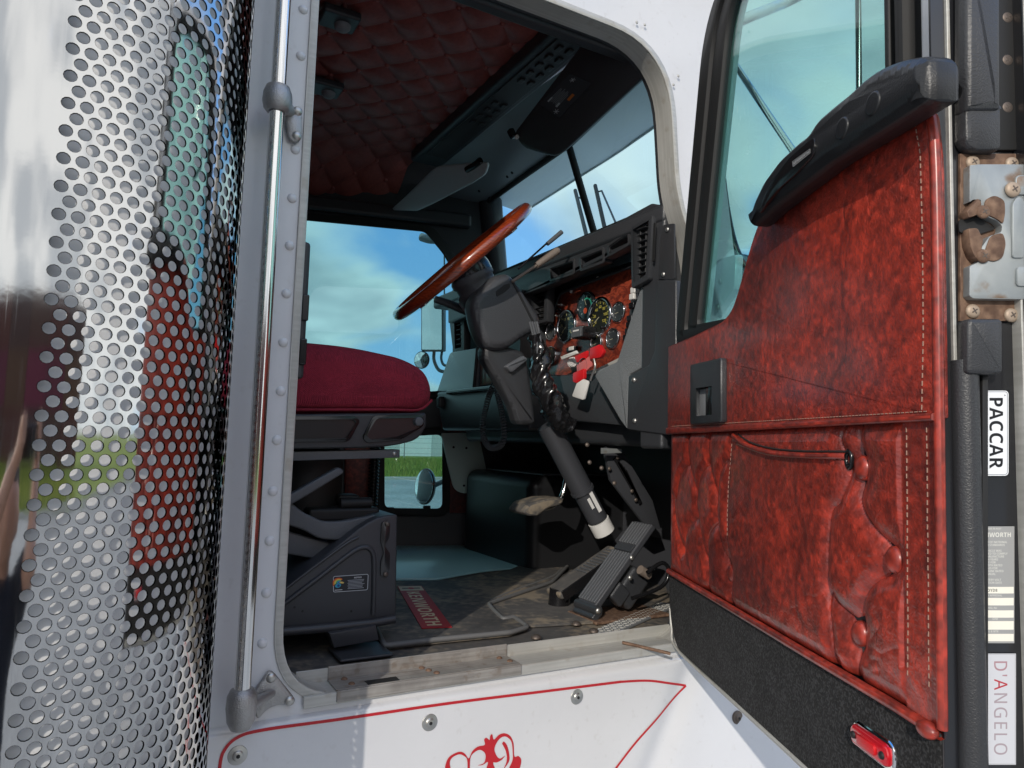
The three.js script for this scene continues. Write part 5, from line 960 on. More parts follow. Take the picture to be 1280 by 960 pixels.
// ------------------------------------------------------------------ floor mat and tread strip
{
  const fy = new Frame(V(0, FLOOR, 0), V(0, 0, 1), V(1, 0, 0), V(0, 1, 0));
  const L = (l, h = 0.012) => l.map(([x, y]) => { const p = onY(x, y, FLOOR + h); return [p.z, p.x]; });
  const edge = [[470, 783], [482, 806], [545, 799], [637, 790], [659, 783], [642, 771], [629, 773], [612, 754], [690, 727], [716, 700], [690, 693], [668, 698], [612, 722], [601, 716], [575, 724], [497, 725], [470, 728]];
  const m = thing('floor_mat', onY(560, 770, FLOOR), 'dusty black rubber floor mat with raised edge and red badge', 'floor mat');
  part('mat', plate(fy, L(edge), 0.010, { c: 0.001, bev: 0.003, r: 0.012 }), M.dusty, m);
  part('raised_edge', tube(L(edge.slice(0, 10)).map(([z, x]) => V(x, FLOOR + 0.011, z)), 0.006, 160, 8, false, 0.12), M.matEdge, m);
  const q = [[527, 733], [565, 784.5], [527, 786], [496.5, 733.5]].map(([x, y]) => onY(x, y, FLOOR + 0.012));
  part('badge', quadPrint(q, 0.002), printed(768, 256, (c, w, h) => {
    c.fillStyle = '#a01a22'; c.fillRect(0, 0, w, h); c.fillStyle = '#cdb795'; c.fillRect(6, 8, 100, h - 16);
    c.fillStyle = '#d8c39c'; c.font = 'bold 178px sans-serif'; c.textBaseline = 'middle'; c.textAlign = 'left'; c.fillText('KENWORTH', 122, h / 2 + 8, w - 142);
    c.save(); c.translate(56, h / 2); c.rotate(-Math.PI / 2); c.fillStyle = '#6c5a45'; c.fillRect(-92, -16, 184, 26); c.fillStyle = '#b3322e'; c.beginPath(); c.ellipse(0, -2, 34, 22, 0, 0, 7); c.fill(); c.restore();
  }, { rough: 0.6 }), m, 'red badge with cream capital letters');
  const m2 = thing('pedal_mat', onY(700, 770, FLOOR), 'worn black rubber sheet under the pedals along the sill', 'rubber sheet');
  part('sheet', plate(fy, L([[612, 754], [690, 726], [740, 700], [820, 690], [836, 745], [780, 776], [659, 783], [642, 771], [629, 773]], 0.004), 0.006, { c: 0.0, bev: 0.002, r: 0.01 }), M.dusty, m2);
  const ed = L([[612, 752], [650, 737], [690, 722], [702, 712]], 0.006); part('raised_edge', tube(ed.map(([z, x]) => V(x, FLOOR + 0.007, z)), 0.006, 30, 8), M.matEdge, m2);
  for (const [x, y] of [[720, 780], [742, 789], [670, 797]]) part('bolt', screwGeo(onY(x, y, FLOOR + 0.006), UPV, 0.012), M.screwDark, m2);
  // chequered tread strip by the sill
  const ts = thing('tread_strip', onY(790, 780, FLOOR), 'grey chequered tread strip on the floor edge by the door hinge', 'tread strip');
  const A = onY(752, 794, FLOOR), B = onY(836, 757, FLOOR), dir = B.clone().sub(A).normalize(), f = new Frame(A, dir, V(-dir.z, 0, dir.x).negate(), UPV);
  part('strip', boxAt(f, A.distanceTo(B) / 2, 0.0, 0.003, A.distanceTo(B), 0.05, 0.006, 0.001), M.grey, ts);
  const n = 26, st = []; for (let i = 0; i < n; i++) for (let j = 0; j < 4; j++) st.push(boxAt(f, 0.01 + i * (A.distanceTo(B) - 0.02) / n, -0.018 + j * 0.012, 0.007, 0.010, 0.003, 0.003, 0.0008, (i + j) % 2 ? 0.7 : -0.7));
  part('tread_bars', st, M.alu, ts).userData.kind = 'stuff';
}
// ------------------------------------------------------------------ sun visors
const plane3 = (A, B, C) => { const u = B.clone().sub(A).normalize(), n = u.clone().cross(C.clone().sub(A)).normalize(); if (n.dot(CAM.clone().sub(A)) < 0) n.negate(); return new Frame(A, u, n.clone().cross(u).normalize(), n); };
{
  const f = plane3(onX(640, 163, 1.02), onX(745, 34, 1.02), onX(702, 190, 1.09));
  const v = thing('sun_visor', f.at(0.2, -0.1), 'large dark sun visor with printed warning label, over the driver side windscreen', 'sun visor');
  part('panel', plate(f, f.uvs([[643, 165], [700, 90], [741, 36], [756, 38], [800, 50], [816, 62], [821, 80], [703, 190], [692, 196], [676, 192], [656, 186], [648, 178]]), 0.018, { c: -0.018, bev: 0.007, seg: 4, r: [0.01, 0, 0.02, 0, 0.04, 0.03, 0.03, 0.03, 0.02, 0.02, 0.02, 0.02] }), M.plasticSoft, v);
  part('hinge_arm', [tube([[741, 40], [746, 44], [753, 36]].map(([x, y]) => f.at(...f.uv(x, y), 0.005)), 0.006, 8, 8)], M.gloss, v);
  part('clip', boxAt(f, ...f.uv(640, 167), 0.0, 0.02, 0.03, 0.02, 0.005), M.gloss, v);
  part('clip', boxAt(f, ...f.uv(647, 171), 0.002, 0.012, 0.012, 0.012, 0.003), M.whitePlastic, v);
  const q = [[690, 99], [728, 96], [735, 102], [712, 136]]; const o = [[674, 130], [713, 92], [740, 104], [700, 147]].map(([x, y]) => f.at(...f.uv(x, y), 0.001));
  part('warning_label', quadPrint(o, 0.0006), printed(512, 320, (c, w, h) => {
    c.fillStyle = '#35373b'; c.fillRect(0, 0, w, h); c.strokeStyle = '#b9c0c2'; c.lineWidth = 6;
    for (const [x, y] of [[40, 235], [455, 95]]) for (let i = 0; i < 6; i++) { const a = i * Math.PI / 3; c.beginPath(); c.moveTo(x, y); c.lineTo(x + Math.cos(a) * 34, y + Math.sin(a) * 34); c.stroke(); }
    c.fillStyle = '#7f888a'; for (let i = 0; i < 9; i++) c.fillRect(100 + (i % 2) * 10, 62 + i * 17, 210 - (i % 3) * 18, 6);
    c.fillStyle = '#a9b2b4'; c.fillRect(84, 60, 70, 20); c.fillRect(84, 180, 60, 26); c.fillStyle = '#b8682a'; c.fillRect(220, 232, 90, 34);
  }, { rough: 0.55 }), v);
}
{
  const f = plane3(onX(490, 263, 0.96), onX(606, 208, 1.08), onX(545, 211, 1.0));
  const v = thing('sun_visor', f.at(0.2, 0), 'light grey sun visor swung down at the passenger side corner', 'sun visor');
  part('panel', plate(f, f.uvs([[489, 263], [538, 214], [546, 208], [584, 204], [610, 203], [606, 218], [590, 229], [540, 255], [520, 264]]), 0.014, { c: -0.014, bev: 0.005, seg: 3, r: [0.004, 0.03, 0.02, 0, 0.02, 0.02, 0.02, 0.02, 0.01] }), M.visorGrey, v);
  part('rod', tube([[585, 212], [595, 206], [602, 200]].map(([x, y]) => f.at(...f.uv(x, y), 0.006)), 0.012, 8, 8), M.gloss, v);
}
// ------------------------------------------------------------------ grab rail on the pillar
{
  const z = 0.062, t = thing('grab_rail', V(0.2, 1.3, 0.05), 'vertical stainless grab rail on cast brackets beside the doorway', 'grab rail');
  const a = onZ(298, 890, z), b = onZ(345, 130, z);
  part('rail', [bar(V(a.x + 0.004, a.y, z), V(a.x + 0.004, 2.95, z), 0.0125, 0.0125, 28)], M.stainless, t);
  const brk = (p, dn) => {
    const g = part('bracket', [
      lathe([[0.0125, 0.036], [0.018, 0.034], [0.0225, 0.024], [0.0235, 0.006], [0.021, -0.014], [0.015, -0.026], [0.006, -0.030], [0, -0.0305]].map(([r, h]) => [r, h * dn]), V(p.x, p.y, z), UPV, 28),
    ], M.castAlu, t); return g;
  };
  const lo = brk(V(a.x + 0.004, a.y, z), 1);
  part('foot', plate(FS, FS.uvs([[318, 890], [312, 872], [326, 852], [336, 838], [342, 840], [368, 872], [366, 882], [350, 880], [334, 886], [322, 900]], 0.008), 0.010, { c: 0.001, bev: 0.0035, seg: 4, r: 0.008 }), M.castAlu, lo);
  part('web', [bar(V(a.x + 0.012, a.y + 0.004, z - 0.004), onZ(340, 866, 0.008), 0.010, 0.007)], M.castAlu, lo);
  for (const [x, y] of [[339, 847], [362, 876]]) { const p = onZ(x, y, 0.011), s = part('bolt', screwGeo(p, V(0, 0, 1), 0.0085), M.screw, lo); }
  const up = part('bracket', lathe([[0.013, 0.024], [0.019, 0.022], [0.0235, 0.010], [0.0245, -0.004], [0.022, -0.016], [0.017, -0.022], [0.013, -0.022]], V(a.x + 0.004, onZ(345, 124, z).y, z), UPV, 28), M.castAlu, t);
  part('foot', plate(FS, FS.uvs([[352, 118], [360, 122], [368, 136], [377, 142], [377, 174], [370, 180], [360, 174], [356, 150], [350, 138]], 0.008), 0.012, { c: 0.001, bev: 0.004, seg: 4, r: 0.008 }), M.castAlu, up);
  part('web', bar(V(a.x + 0.012, onZ(345, 126, z).y, z - 0.004), onZ(363, 140, 0.008), 0.013, 0.009), M.castAlu, up);
  for (const [x, y] of [[372, 139], [371, 170]]) part('bolt', screwGeo(onZ(x, y, 0.012), V(0, 0, 1), 0.0085), M.screw, up);
}
// ------------------------------------------------------------------ exhaust stack behind a perforated stainless guard
{
  const C = V(-0.080, 0, 0.203), R = 0.2195, t = thing('exhaust_stack', V(C.x, 0.6, C.z), 'exhaust stack behind a polished guard punched with round holes', 'exhaust stack');
  const face = Math.atan2(1.27 - C.z, 0 - C.x);                          // angle of the side that looks at the viewer
  const P = 0.0170, holeR = 0.0066, dy = P * Math.sqrt(3) / 2, th = 0.0018;
  const pos = [], nor = [], uv = [];
  const pt = (s, y, r) => { const a = face - s / R; return [C.x + Math.cos(a) * r, y, C.z + Math.sin(a) * r]; };     // s: arc length, positive towards the doorway
  const nv = (s, k = 1) => { const a = face - s / R; return [Math.cos(a) * k, 0, Math.sin(a) * k]; };
  const push = (s, y, r, k) => { pos.push(...pt(s, y, r)); nor.push(...nv(s, k)); uv.push(s, y); };
  const y0 = 0.90, y1 = 3.02, K = 12;
  const tri = (a, b, c, r, k) => { for (const [s, y] of k > 0 ? [a, b, c] : [a, c, b]) push(s, y, r, k); };
  const cell = (cs, cy, hole) => {
    const hex = []; for (let i = 0; i < 6; i++) { const a = Math.PI / 6 + i * Math.PI / 3; hex.push([cs + Math.cos(a) * P / Math.sqrt(3), cy + Math.sin(a) * P / Math.sqrt(3)]); }
    for (const [r, k] of [[R, 1]]) {
      if (!hole) { for (let i = 0; i < 6; i++) tri([cs, cy], hex[i], hex[(i + 1) % 6], r, k); continue; }
      for (let i = 0; i < K; i++) {
        const a0 = Math.PI / 6 + i / K * 2 * Math.PI, a1 = Math.PI / 6 + (i + 1) / K * 2 * Math.PI, e = i / 2 | 0, f0 = (i % 2) / 2, f1 = f0 + 0.5;
        const h0 = hex[e % 6], h1 = hex[(e + 1) % 6], o0 = [h0[0] + (h1[0] - h0[0]) * f0, h0[1] + (h1[1] - h0[1]) * f0], o1 = [h0[0] + (h1[0] - h0[0]) * f1, h0[1] + (h1[1] - h0[1]) * f1];
        const i0 = [cs + Math.cos(a0) * holeR, cy + Math.sin(a0) * holeR], i1 = [cs + Math.cos(a1) * holeR, cy + Math.sin(a1) * holeR];
        tri(o0, o1, i1, r, k); tri(o0, i1, i0, r, k);
        if (k > 0) {                                                      // bright rolled edge, then the wall of the hole
          const put3 = (q, rr, m) => { pos.push(...pt(q[0], q[1], rr)); const nn = nv(q[0]); const ca = (cs - q[0]) / holeR, sa = (cy - q[1]) / holeR, a = face - q[0] / R; nor.push(ca * Math.sin(a), sa, -ca * Math.cos(a)); uv.push(q[0], q[1]); };
          const c2 = (q) => [cs + (q[0] - cs) * 0.93, cy + (q[1] - cy) * 0.93], j0 = c2(i0), j1 = c2(i1), rc = R - 0.0005;
          const put4 = (q, rr) => { const a = face - q[0] / R; const ca = (cs - q[0]) / holeR * 0.7, sa = (cy - q[1]) / holeR * 0.7; pos.push(...pt(q[0], q[1], rr)); nor.push(Math.cos(a) * 0.7 + ca * Math.sin(a), sa, Math.sin(a) * 0.7 - ca * Math.cos(a)); uv.push(q[0], q[1]); };
          for (const [q, rr] of [[i0, R], [j0, rc], [j1, rc], [i0, R], [j1, rc], [i1, R]]) put4(q, rr);
          for (const [q, rr] of [[j0, rc], [j0, R - th], [j1, R - th], [j0, rc], [j1, R - th], [j1, rc]]) put3(q, rr);
        }
      }
    }
  };
  for (let j = 0; j * dy < y1 - y0; j++) for (let i = -27; i <= 27; i++) {
    const s = (i + (j % 2 ? 0.5 : 0)) * P + 0.001, y = y0 + j * dy;
    cell(s, y, i >= 0 && y > 0.95);
  }
  const g = new THREE.BufferGeometry(); g.setAttribute('position', new THREE.Float32BufferAttribute(pos, 3)); g.setAttribute('normal', new THREE.Float32BufferAttribute(nor, 3)); g.setAttribute('uv', new THREE.Float32BufferAttribute(uv, 2)); g.userData.keepUV = true;
  part('perforated_guard', g, M.mirrorSteel, t);
  part('muffler', lathe([[0, 0.7], [0.17, 0.7], [0.203, 0.74], [0.203, 2.98], [0.17, 3.02], [0.07, 3.06], [0.065, 3.7]], V(C.x, 0, C.z), UPV, 48), M.muffler, t);
  part('guard_bracket', [put(rbox(0.05, 0.04, 0.06, 0.004), C.x, 1.0, C.z - 0.20), put(rbox(0.05, 0.04, 0.06, 0.004), C.x, 2.8, C.z - 0.20)], M.blackSteel, t);
}
// ------------------------------------------------------------------ wipers at the centre of the windscreen
{
  const n = V(-0.91, 0.40, 0).normalize(), o = wsB[1].clone().add(V(0.035, 0.0, 0));
  const W = (x, y) => meet(x, y, o, n);
  for (const [l, label] of [[[[719, 238], [735, 302], [724, 250], [741, 300]], 'windscreen wiper standing upright on the passenger side of the divider'], [[[744, 232], [757, 290], [748, 240], [768, 287]], 'windscreen wiper standing upright on the driver side of the divider']]) {
    const t = thing('windscreen_wiper', W(...l[1]), label, 'wiper', 'wipers parked upright at the windscreen divider');
    part('blade', [bar(W(...l[0]), W(...l[1]), 0.010)], M.rubber, t);
    part('wiper_arm', [bar(W(...l[2]).add(V(0.02, 0.01, 0)), W(...l[3]).add(V(0.02, 0.01, 0)), 0.005), bar(W(...l[2]).add(V(0.02, 0.01, 0)), W(l[0][0] + 2, l[0][1] + 8), 0.004)], M.gloss, t);
  }
}
// ------------------------------------------------------------------ mirrors outside the passenger side
{
  const o = FP.at(0.55, 0, -0.36), n = V(-0.80, 0.0, 0.55).normalize(), f = frameN(o, n);
  const m = thing('passenger_mirror', FP.at(0.5, 2.0, -0.3), 'rectangular wing mirror with a small round mirror below, outside the passenger window', 'wing mirror');
  const q = f.uvs([[526, 373], [554, 371], [554, 439], [526, 439]]);
  part('housing', plate(f, q, 0.03, { c: -0.03, r: 0.01, bev: 0.005 }), M.grey, m);
  part('mirror_glass', plate(f, q.map(([a, b], i) => [a + (i === 0 || i === 3 ? 0.008 : -0.008), b + (i < 2 ? -0.008 : 0.008)]), 0.002, { c: 0.0002, r: 0.006 }), M.glassMirror, m);
  const [rx, ry] = f.uv(527, 450), r = 0.045;
  part('round_mirror', inFrame(lathe([[0, 0.012], [r * 0.5, 0.009], [r * 0.9, 0.002]], V(0, 0, 0), UPV, 28).rotateX(Math.PI / 2).translate(rx, ry, 0.002), f), M.glassMirror, m);
  part('round_housing', inFrame(lathe([[r * 0.9, 0.002], [r, 0.001], [r, -0.006], [r * 0.6, -0.022], [0, -0.026]], V(0, 0, 0), UPV, 28).rotateX(Math.PI / 2).translate(rx, ry, 0), f), M.gloss, m);
  part('bracket', [tube([[540, 438], [540, 450], [546, 462], [556, 464], [566, 462]].map(([x, y]) => f.at(...f.uv(x, y), -0.02)), 0.009, 20, 8), tube([[550, 438], [549, 448], [553, 456], [566, 456]].map(([x, y]) => f.at(...f.uv(x, y), -0.02)), 0.007, 20, 8)], M.grey, m);
  part('top_arm', tube([[524, 295], [534, 298], [548, 300], [560, 312]].map(([x, y]) => f.at(...f.uv(x, y), -0.02)), 0.022, 16, 10), M.grey, m);
  part('aerial', [bar(f.at(...f.uv(549, 300), -0.05), f.at(...f.uv(549, 372), -0.05), 0.004), bar(f.at(...f.uv(549, 330), -0.05), f.at(...f.uv(548, 342), -0.05), 0.010)], M.grey, m);
  const f2 = frameN(FP.at(0.34, 0, -0.25), V(-0.72, 0.1, 0.7)), [ox, oy] = f2.uv(530, 608);
  const k = thing('kerb_mirror', f2.at(ox, oy, 0), 'oval kerb mirror seen through the low passenger door window', 'mirror');
  const sh = new THREE.Shape(); sh.absellipse(ox, oy, 0.052, 0.088, 0, 2 * Math.PI);
  const sh2 = new THREE.Shape(); sh2.absellipse(ox, oy, 0.046, 0.082, 0, 2 * Math.PI);
  part('housing', inFrame(ext(sh, 0.03, 0.008, 3, 24).translate(0, 0, -0.032), f2), M.gloss, k);
  part('mirror_glass', inFrame(ext(sh2, 0.004, 0.0015, 2, 24), f2), M.glassMirror, k);
  part('arm', bar(f2.at(ox + 0.03, oy, -0.02), f2.at(ox + 0.22, oy + 0.10, -0.05), 0.012), M.grey, k);
}
// ------------------------------------------------------------------ the yard: ground, verges, kerbs, containers, fences, sheds
{
  const S = (name, geo, mat, label) => solo(name, geo, mat, label, undefined, undefined, 'structure');
  S('ground', new THREE.PlaneGeometry(700, 700, 1, 1).rotateX(-Math.PI / 2), M.turf, 'green ground reaching to the horizon');
  S('road', put(new THREE.PlaneGeometry(300, 46).rotateX(-Math.PI / 2), 0, 0.006, -6), M.asphalt, 'grey asphalt yard and road around the truck');
  S('kerb', [put(rbox(300, 0.16, 0.3, 0.03), 0, 0.05, 17.1)], M.concrete, 'pale concrete kerb along the grass verge');
  S('verge', [put(rbox(300, 0.06, 18, 0.02), 0, 0.10, 26.2)], M.turf, 'grass verge in front of the stacked containers');
  // grass blades on both verges
  const blade = new THREE.ConeGeometry(0.02, 0.22, 3, 1).translate(0, 0.11, 0);
  const gm = std({ color: lin(1, 1, 1), roughness: 0.9 });
  const tuftField = (name, label, n, x0, x1, z0, z1, y) => {
    const im = new THREE.InstancedMesh(blade, gm, n), m4 = new THREE.Matrix4(), q = new THREE.Quaternion(), e = new THREE.Euler(), col = new THREE.Color();
    for (let i = 0; i < n; i++) { const s = 0.5 + rnd() * 1.0; e.set((rnd() - 0.5) * 0.8, rnd() * 6, (rnd() - 0.5) * 0.8); m4.compose(V(x0 + (x1 - x0) * rnd(), y, z0 + (z1 - z0) * rnd()), q.setFromEuler(e), V(s * 1.6, s, s * 1.6)); im.setMatrixAt(i, m4); const k = rnd(); im.setColorAt(i, col.setRGB(0.12 + 0.16 * k, 0.19 + 0.12 * k, 0.03 + 0.03 * k)); }
    im.name = numbered(name); im.castShadow = im.receiveShadow = true; scene.add(im); tag(im, label, undefined, undefined, 'stuff');
  };
  tuftField('grass', 'grass blades on the verge before the containers', 40000, -22, 8, 17.4, 34, 0.13);
  tuftField('grass', 'grass blades on the verge beyond the passenger window', 40000, 8, 50, -60, -29.2, 0.0);
  S('kerb', [put(rbox(300, 0.16, 0.3, 0.03), 0, 0.05, -29.0)], M.concrete, 'pale kerb beyond the passenger side');
  // containers, three high, corrugated sides
  const sideGeo = (() => {
    const w = 6.06, h = 2.59, n = 42, s = new THREE.Shape(); s.moveTo(-w / 2, 0); const p = w / n;
    for (let i = 0; i < n; i++) { const x = -w / 2 + i * p, d = i % 2 ? 0 : 0.045; s.lineTo(x + p * 0.15, d); s.lineTo(x + p * 0.85, d); } s.lineTo(w / 2, 0); s.lineTo(w / 2, 2.4); s.lineTo(-w / 2, 2.4); s.closePath();
    return new THREE.ExtrudeGeometry(s, { depth: h - 0.24, bevelEnabled: false }).rotateX(-Math.PI / 2).rotateY(Math.PI).translate(0, 0.12, -1.22).rotateY(0);
  })();
  const frameGeo = mergeGeometries([[0, 0.06, 6.06, 0.12], [0, 2.53, 6.06, 0.12]].map(([x, y, w, h]) => clean(put(rbox(w, h, 2.44, 0.01), x, y, 0))).concat([-3, 3].map((x) => clean(put(rbox(0.12, 2.59, 2.44, 0.01), x, 1.295, 0)))));
  const cols = [[0.10, 0.028, 0.022], [0.13, 0.022, 0.045], [0.085, 0.035, 0.026], [0.16, 0.02, 0.05], [0.07, 0.03, 0.028], [0.11, 0.05, 0.03]];
  const cm = cols.map((c) => std({ color: lin(...c), roughness: 0.6, bumpMap: T.wear, bumpScale: 0.002 }));
  const words = ['brown', 'plum', 'rust brown', 'magenta', 'dark brown', 'russet'];
  let k = 0;
  const nth = ['first', 'second', 'third', 'fourth', 'fifth', 'sixth', 'seventh', 'eighth'];
  for (let i = -4; i < 4; i++) for (let j = 0; j < 3; j++) {
    const m = cm[(k * 5 + i + 12) % 6], c = thing('shipping_container', V(i * 6.2 - 6, 0.06 + j * 2.62, 38), `${words[(k * 5 + i + 12) % 6]} shipping container, ${['bottom', 'middle', 'top'][j]} of the ${nth[i + 4]} stack along the wire fence`, 'container', 'shipping containers stacked beyond the verge'); k++;
    const a = new THREE.Mesh(sideGeo, m); a.name = 'corrugated_side'; const b = new THREE.Mesh(frameGeo, m); b.name = 'frame'; for (const q of [a, b]) { q.castShadow = q.receiveShadow = true; c.add(q); }
    baseOf.delete(c);
  }
  // mesh fence before them: posts and rails
  const fence = thing('wire_fence', V(-8, 0.1, 34), 'thin wire fence on steel posts before the containers', 'fence');
  for (let i = 0; i < 16; i++) part('post', bar(V(-32 + i * 3, 0.1, 34), V(-32 + i * 3, 2.1, 34), 0.035), M.grey, fence);
  part('wires', [0.3, 0.7, 1.1, 1.5, 1.9, 2.08].map((y) => bar(V(-32, y, 34), V(13, y, 34), 0.012, 0.012, 6)), M.grey, fence);
  // sheds across the road on the passenger side
  const shed = (x, z, w, h, d, label, mat) => {
    const s = thing('industrial_shed', V(x, 0, z), label, 'shed');
    part('wall', put(rbox(w, h, d, 0.05), x, h / 2, z), mat, s);
    part('roof', plate(new Frame(V(x - w / 2 - 0.3, h, z - d / 2), V(1, 0, 0), UPV, V(0, 0, 1)), [[0, 0], [w + 0.6, 0], [w / 2 + 0.3, w * 0.10]], d), M.grey, s);
    for (let i = 0; i < 4; i++) part('roller_door', put(rbox(w * 0.14, h * 0.62, 0.12, 0.02), x - w * 0.36 + i * w * 0.24, h * 0.31, z + d / 2 + 0.02), i % 2 ? M.alu : M.white, s);
    part('gutter', put(rbox(w + 0.4, 0.16, 0.2, 0.03), x, h, z + d / 2 + 0.1), M.screwDark, s);
  };
  shed(26, -78, 26, 4.2, 12, 'pale industrial shed with roller doors beyond the grass, on the near end', std({ color: lin(0.45, 0.46, 0.46), roughness: 0.7 }));
  shed(62, -84, 30, 4.8, 14, 'grey industrial shed with roller doors beyond the grass, on the far end', std({ color: lin(0.34, 0.37, 0.38), roughness: 0.7 }));
  const f2 = thing('wire_fence', V(30, 0, -62), 'wire fence on steel posts across the far grass', 'fence');
  for (let i = 0; i < 14; i++) part('post', bar(V(8 + i * 4, 0, -62), V(8 + i * 4, 2.0, -62), 0.05), M.grey, f2);
  part('wires', [0.5, 1.0, 1.5, 1.95].map((y) => bar(V(8, y, -62), V(60, y, -62), 0.014, 0.014, 6)), M.grey, f2);
}
// ------------------------------------------------------------------ the person holding up the phone, seen in the polished guard
{
  const fwd = V(0, 0, -1).applyQuaternion(camRot), rgt = V(1, 0, 0).applyQuaternion(camRot), upv = V(0, 1, 0).applyQuaternion(camRot);
  const H = (r, u, b) => CAM.clone().addScaledVector(rgt, r).addScaledVector(upv, u).addScaledVector(fwd, -b - 0.10);
  const bx = -0.24, bz = 1.58;
  const J = { hip: V(bx, 0.93, bz), waist: V(bx, 1.08, bz - 0.01), chest: V(bx, 1.28, bz), neck: V(bx, 1.45, bz + 0.005), head: V(bx + 0.02, 1.60, bz - 0.02),
    sL: V(bx - 0.185, 1.41, bz), sR: V(bx + 0.185, 1.41, bz), eL: V(bx - 0.20, 1.50, bz - 0.27), eR: V(bx + 0.26, 1.52, bz - 0.22), wL: H(-0.115, -0.06, 0.08), wR: H(0.115, -0.06, 0.08) };
  const hipL = V(bx - 0.09, 0.90, bz), hipR = V(bx + 0.09, 0.90, bz), kL = V(bx - 0.11, 0.49, bz - 0.02), kR = V(bx + 0.11, 0.49, bz - 0.03), aL = V(bx - 0.13, 0.09, bz + 0.03), aR = V(bx + 0.13, 0.09, bz + 0.02);
  const skinBones = [[J.hip, J.waist, 0.135, 0.125], [J.waist, J.chest, 0.125, 0.14], [J.chest, J.neck, 0.12, 0.06], [J.neck, J.head, 0.055, 0.06], [J.chest, J.sL, 0.10, 0.06], [J.chest, J.sR, 0.10, 0.06],
    [J.sL, J.eL, 0.055, 0.043], [J.sR, J.eR, 0.055, 0.043], [J.eL, J.wL, 0.043, 0.028], [J.eR, J.wR, 0.043, 0.028], [hipL, kL, 0.09, 0.06], [hipR, kR, 0.09, 0.06], [kL, aL, 0.058, 0.04], [kR, aR, 0.058, 0.04],
    [J.head.clone().add(V(0, 0.035, 0.015)), J.head.clone().add(V(0, 0.03, -0.02)), 0.088, 0.085], [J.head.clone().add(V(0, -0.05, -0.035)), J.head.clone().add(V(0, -0.06, -0.05)), 0.05, 0.04], [J.head.clone().add(V(0, 0.0, -0.10)), J.head.clone().add(V(0, -0.02, -0.108)), 0.010, 0.014],
    [J.head.clone().add(V(-0.085, 0.0, 0)), J.head.clone().add(V(-0.088, -0.03, 0)), 0.014, 0.010], [J.head.clone().add(V(0.085, 0.0, 0)), J.head.clone().add(V(0.088, -0.03, 0)), 0.014, 0.010]];
  const mesh = (bones, c, half, res, k) => {
    const mc = new MarchingCubes(res, new THREE.MeshBasicMaterial(), false, false, 200000); mc.isolation = 0;
    const B = bones.map(([a, b, r, q]) => ({ a, d: b.clone().sub(a), l: Math.max(1e-8, a.distanceToSquared(b)), r, q }));
    for (let z = 0; z < res; z++) for (let y = 0; y < res; y++) for (let x = 0; x < res; x++) {
      const X = c.x + ((x - res / 2) / (res / 2)) * half, Y = c.y + ((y - res / 2) / (res / 2)) * half, Z = c.z + ((z - res / 2) / (res / 2)) * half;
      let m = 1;
      for (const e of B) {
        const px = X - e.a.x, py = Y - e.a.y, pz = Z - e.a.z, t = Math.max(0, Math.min(1, (px * e.d.x + py * e.d.y + pz * e.d.z) / e.l));
        const dd = Math.hypot(px - e.d.x * t, py - e.d.y * t, pz - e.d.z * t) - (e.r + (e.q - e.r) * t);
        if (dd > m + k) continue; const h = Math.max(0, k - Math.abs(dd - m)) / k; m = Math.min(m, dd) - h * h * k * 0.25;
      }
      mc.field[x + y * res + z * res * res] = -m;
    }
    mc.update(); const n = mc.count, g = new THREE.BufferGeometry();
    g.setAttribute('position', new THREE.BufferAttribute(mc.positionArray.slice(0, n * 3), 3)); g.setAttribute('normal', new THREE.BufferAttribute(mc.normalArray.slice(0, n * 3), 3));
    g.scale(half, half, half); g.translate(c.x, c.y, c.z); g.computeVertexNormals(); return toCreasedNormals(g, 2.5);
  };
  const p = thing('person', V(bx, 0, bz), 'person in a dark navy T-shirt and jeans holding up a phone beside the exhaust stack', 'person');
  const skin = std({ color: lin(0.48, 0.27, 0.19), roughness: 0.55 }), navy = std({ color: lin(0.012, 0.014, 0.024), roughness: 0.9 }), denim = std({ color: lin(0.03, 0.045, 0.09), roughness: 0.9 });
  const hand = (w, s) => {                                              // palm, four fingers of unequal length curled round the phone, thumb from the side
    const o = [], palm = H(s * 0.092, -0.03, 0.045);
    o.push([w, palm, 0.026, 0.030], [palm, H(s * 0.088, 0.01, 0.045), 0.026, 0.020]);
    [[0.030, 0.9], [0.012, 1], [-0.006, 0.94], [-0.022, 0.78]].forEach(([u, l]) => { const a = H(s * 0.090, u, 0.040), b = H(s * (0.094 - 0.004 * l), u + 0.004, 0.012), c = H(s * (0.090 - 0.028 * l), u + 0.006, 0.008); o.push([a, b, 0.0095, 0.0088], [b, c, 0.0085, 0.0072]); });
    const t0 = H(s * 0.085, -0.035, 0.055), t1 = H(s * 0.066, -0.012, 0.056); o.push([palm, t0, 0.018, 0.013], [t0, t1, 0.012, 0.009]);
    return o;
  };
  const body = part('body', [mesh(skinBones, V(bx + 0.06, 0.92, bz - 0.1), 0.96, 120, 0.05), mesh(hand(J.wL, -1), H(-0.09, -0.01, 0.04), 0.11, 64, 0.008), mesh(hand(J.wR, 1), H(0.09, -0.01, 0.04), 0.11, 64, 0.008)], skin, p);
  const off = (l, d) => l.map(([a, b, r, q]) => [a, b, r + d, q + d]);
  const half = (a, b, t) => a.clone().lerp(b, t);
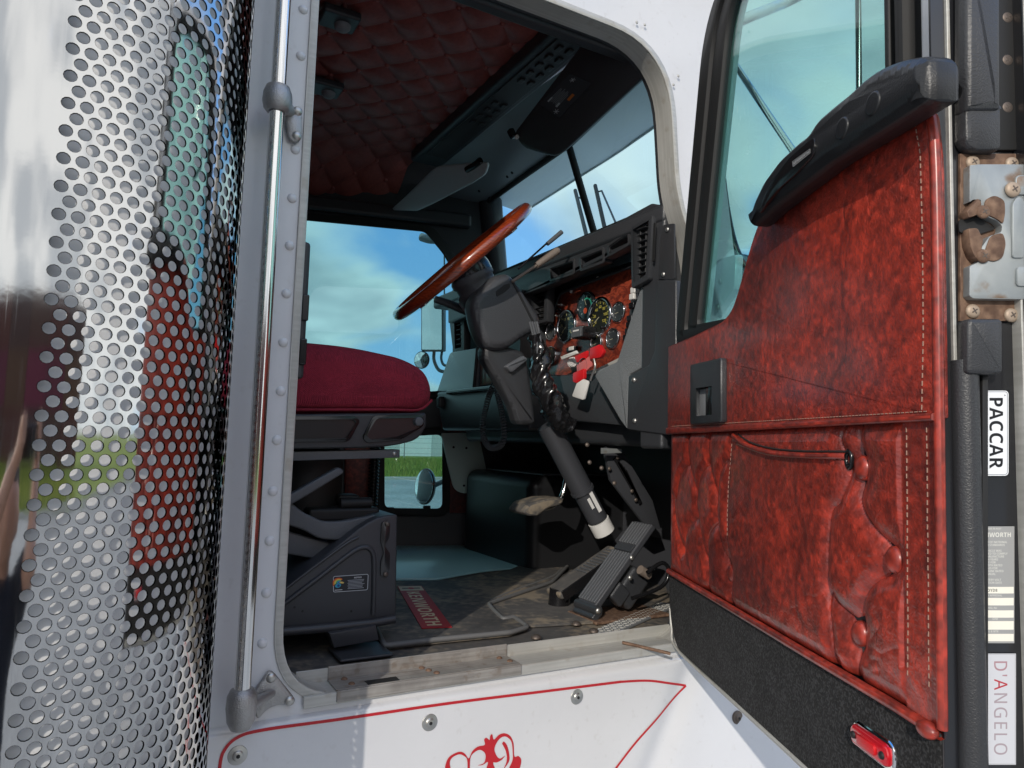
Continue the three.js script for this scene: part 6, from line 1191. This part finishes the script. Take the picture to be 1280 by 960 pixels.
  part('shirt', mesh(off([[J.hip.clone().add(V(0, -0.06, 0)), J.waist, 0.14, 0.13], [J.waist, J.chest, 0.128, 0.142], [J.chest, half(J.chest, J.neck, 0.75), 0.122, 0.075], [J.chest, J.sL, 0.10, 0.064], [J.chest, J.sR, 0.10, 0.064], [J.sL, half(J.sL, J.eL, 0.62), 0.062, 0.058], [J.sR, half(J.sR, J.eR, 0.62), 0.062, 0.058]], 0.012), V(bx, 1.2, bz - 0.05), 0.45, 70, 0.05), navy, p);
  part('trousers', mesh(off([[J.hip, hipL, 0.13, 0.10], [J.hip, hipR, 0.13, 0.10], [hipL, kL, 0.095, 0.07], [hipR, kR, 0.095, 0.07], [kL, aL, 0.066, 0.058], [kR, aR, 0.066, 0.058]], 0.008), V(bx, 0.55, bz), 0.56, 70, 0.04), denim, p);
  for (const a of [aL, aR]) part('shoe', mesh([[a.clone().add(V(0, -0.045, 0.03)), a.clone().add(V(0, -0.05, -0.13)), 0.042, 0.036], [a, a.clone().add(V(0, -0.04, 0)), 0.05, 0.045]], a.clone().add(V(0, -0.02, -0.05)), 0.20, 36, 0.03), M.gloss, p);
  part('hair', mesh([[J.head.clone().add(V(0, 0.062, 0.02)), J.head.clone().add(V(0, 0.055, -0.02)), 0.083, 0.072], [J.head.clone().add(V(0, 0.02, 0.04)), J.head.clone().add(V(0, -0.02, 0.045)), 0.078, 0.06]], J.head.clone().add(V(0, 0.03, 0)), 0.16, 40, 0.03), std({ color: lin(0.03, 0.02, 0.014), roughness: 0.7 }), p);
  for (const s of [-1, 1]) part('eye', put(new THREE.SphereGeometry(0.011, 12, 8), J.head.x + s * 0.032, J.head.y + 0.008, J.head.z - 0.083), M.whitePlastic, p);
  part('mouth', tube([V(-0.022, -0.052, -0.086), V(0, -0.055, -0.094), V(0.022, -0.052, -0.086)].map((q) => q.add(J.head)), 0.004, 8, 6), std({ color: lin(0.3, 0.1, 0.09), roughness: 0.5 }), p);
  const ph = thing('phone', H(0, 0, 0.03), 'black phone held up level with both hands', 'phone');
  const pf = new Frame(H(0, 0, 0.03), rgt, upv, fwd.clone().negate());
  part('case', boxAt(pf, 0, -0.02, 0, 0.160, 0.076, 0.009, 0.004), M.gloss, ph);
  part('screen', boxAt(pf, 0, -0.02, 0.0050, 0.150, 0.070, 0.001, 0.0004), M.rubber, ph);
}
renderer.render(scene, camera);
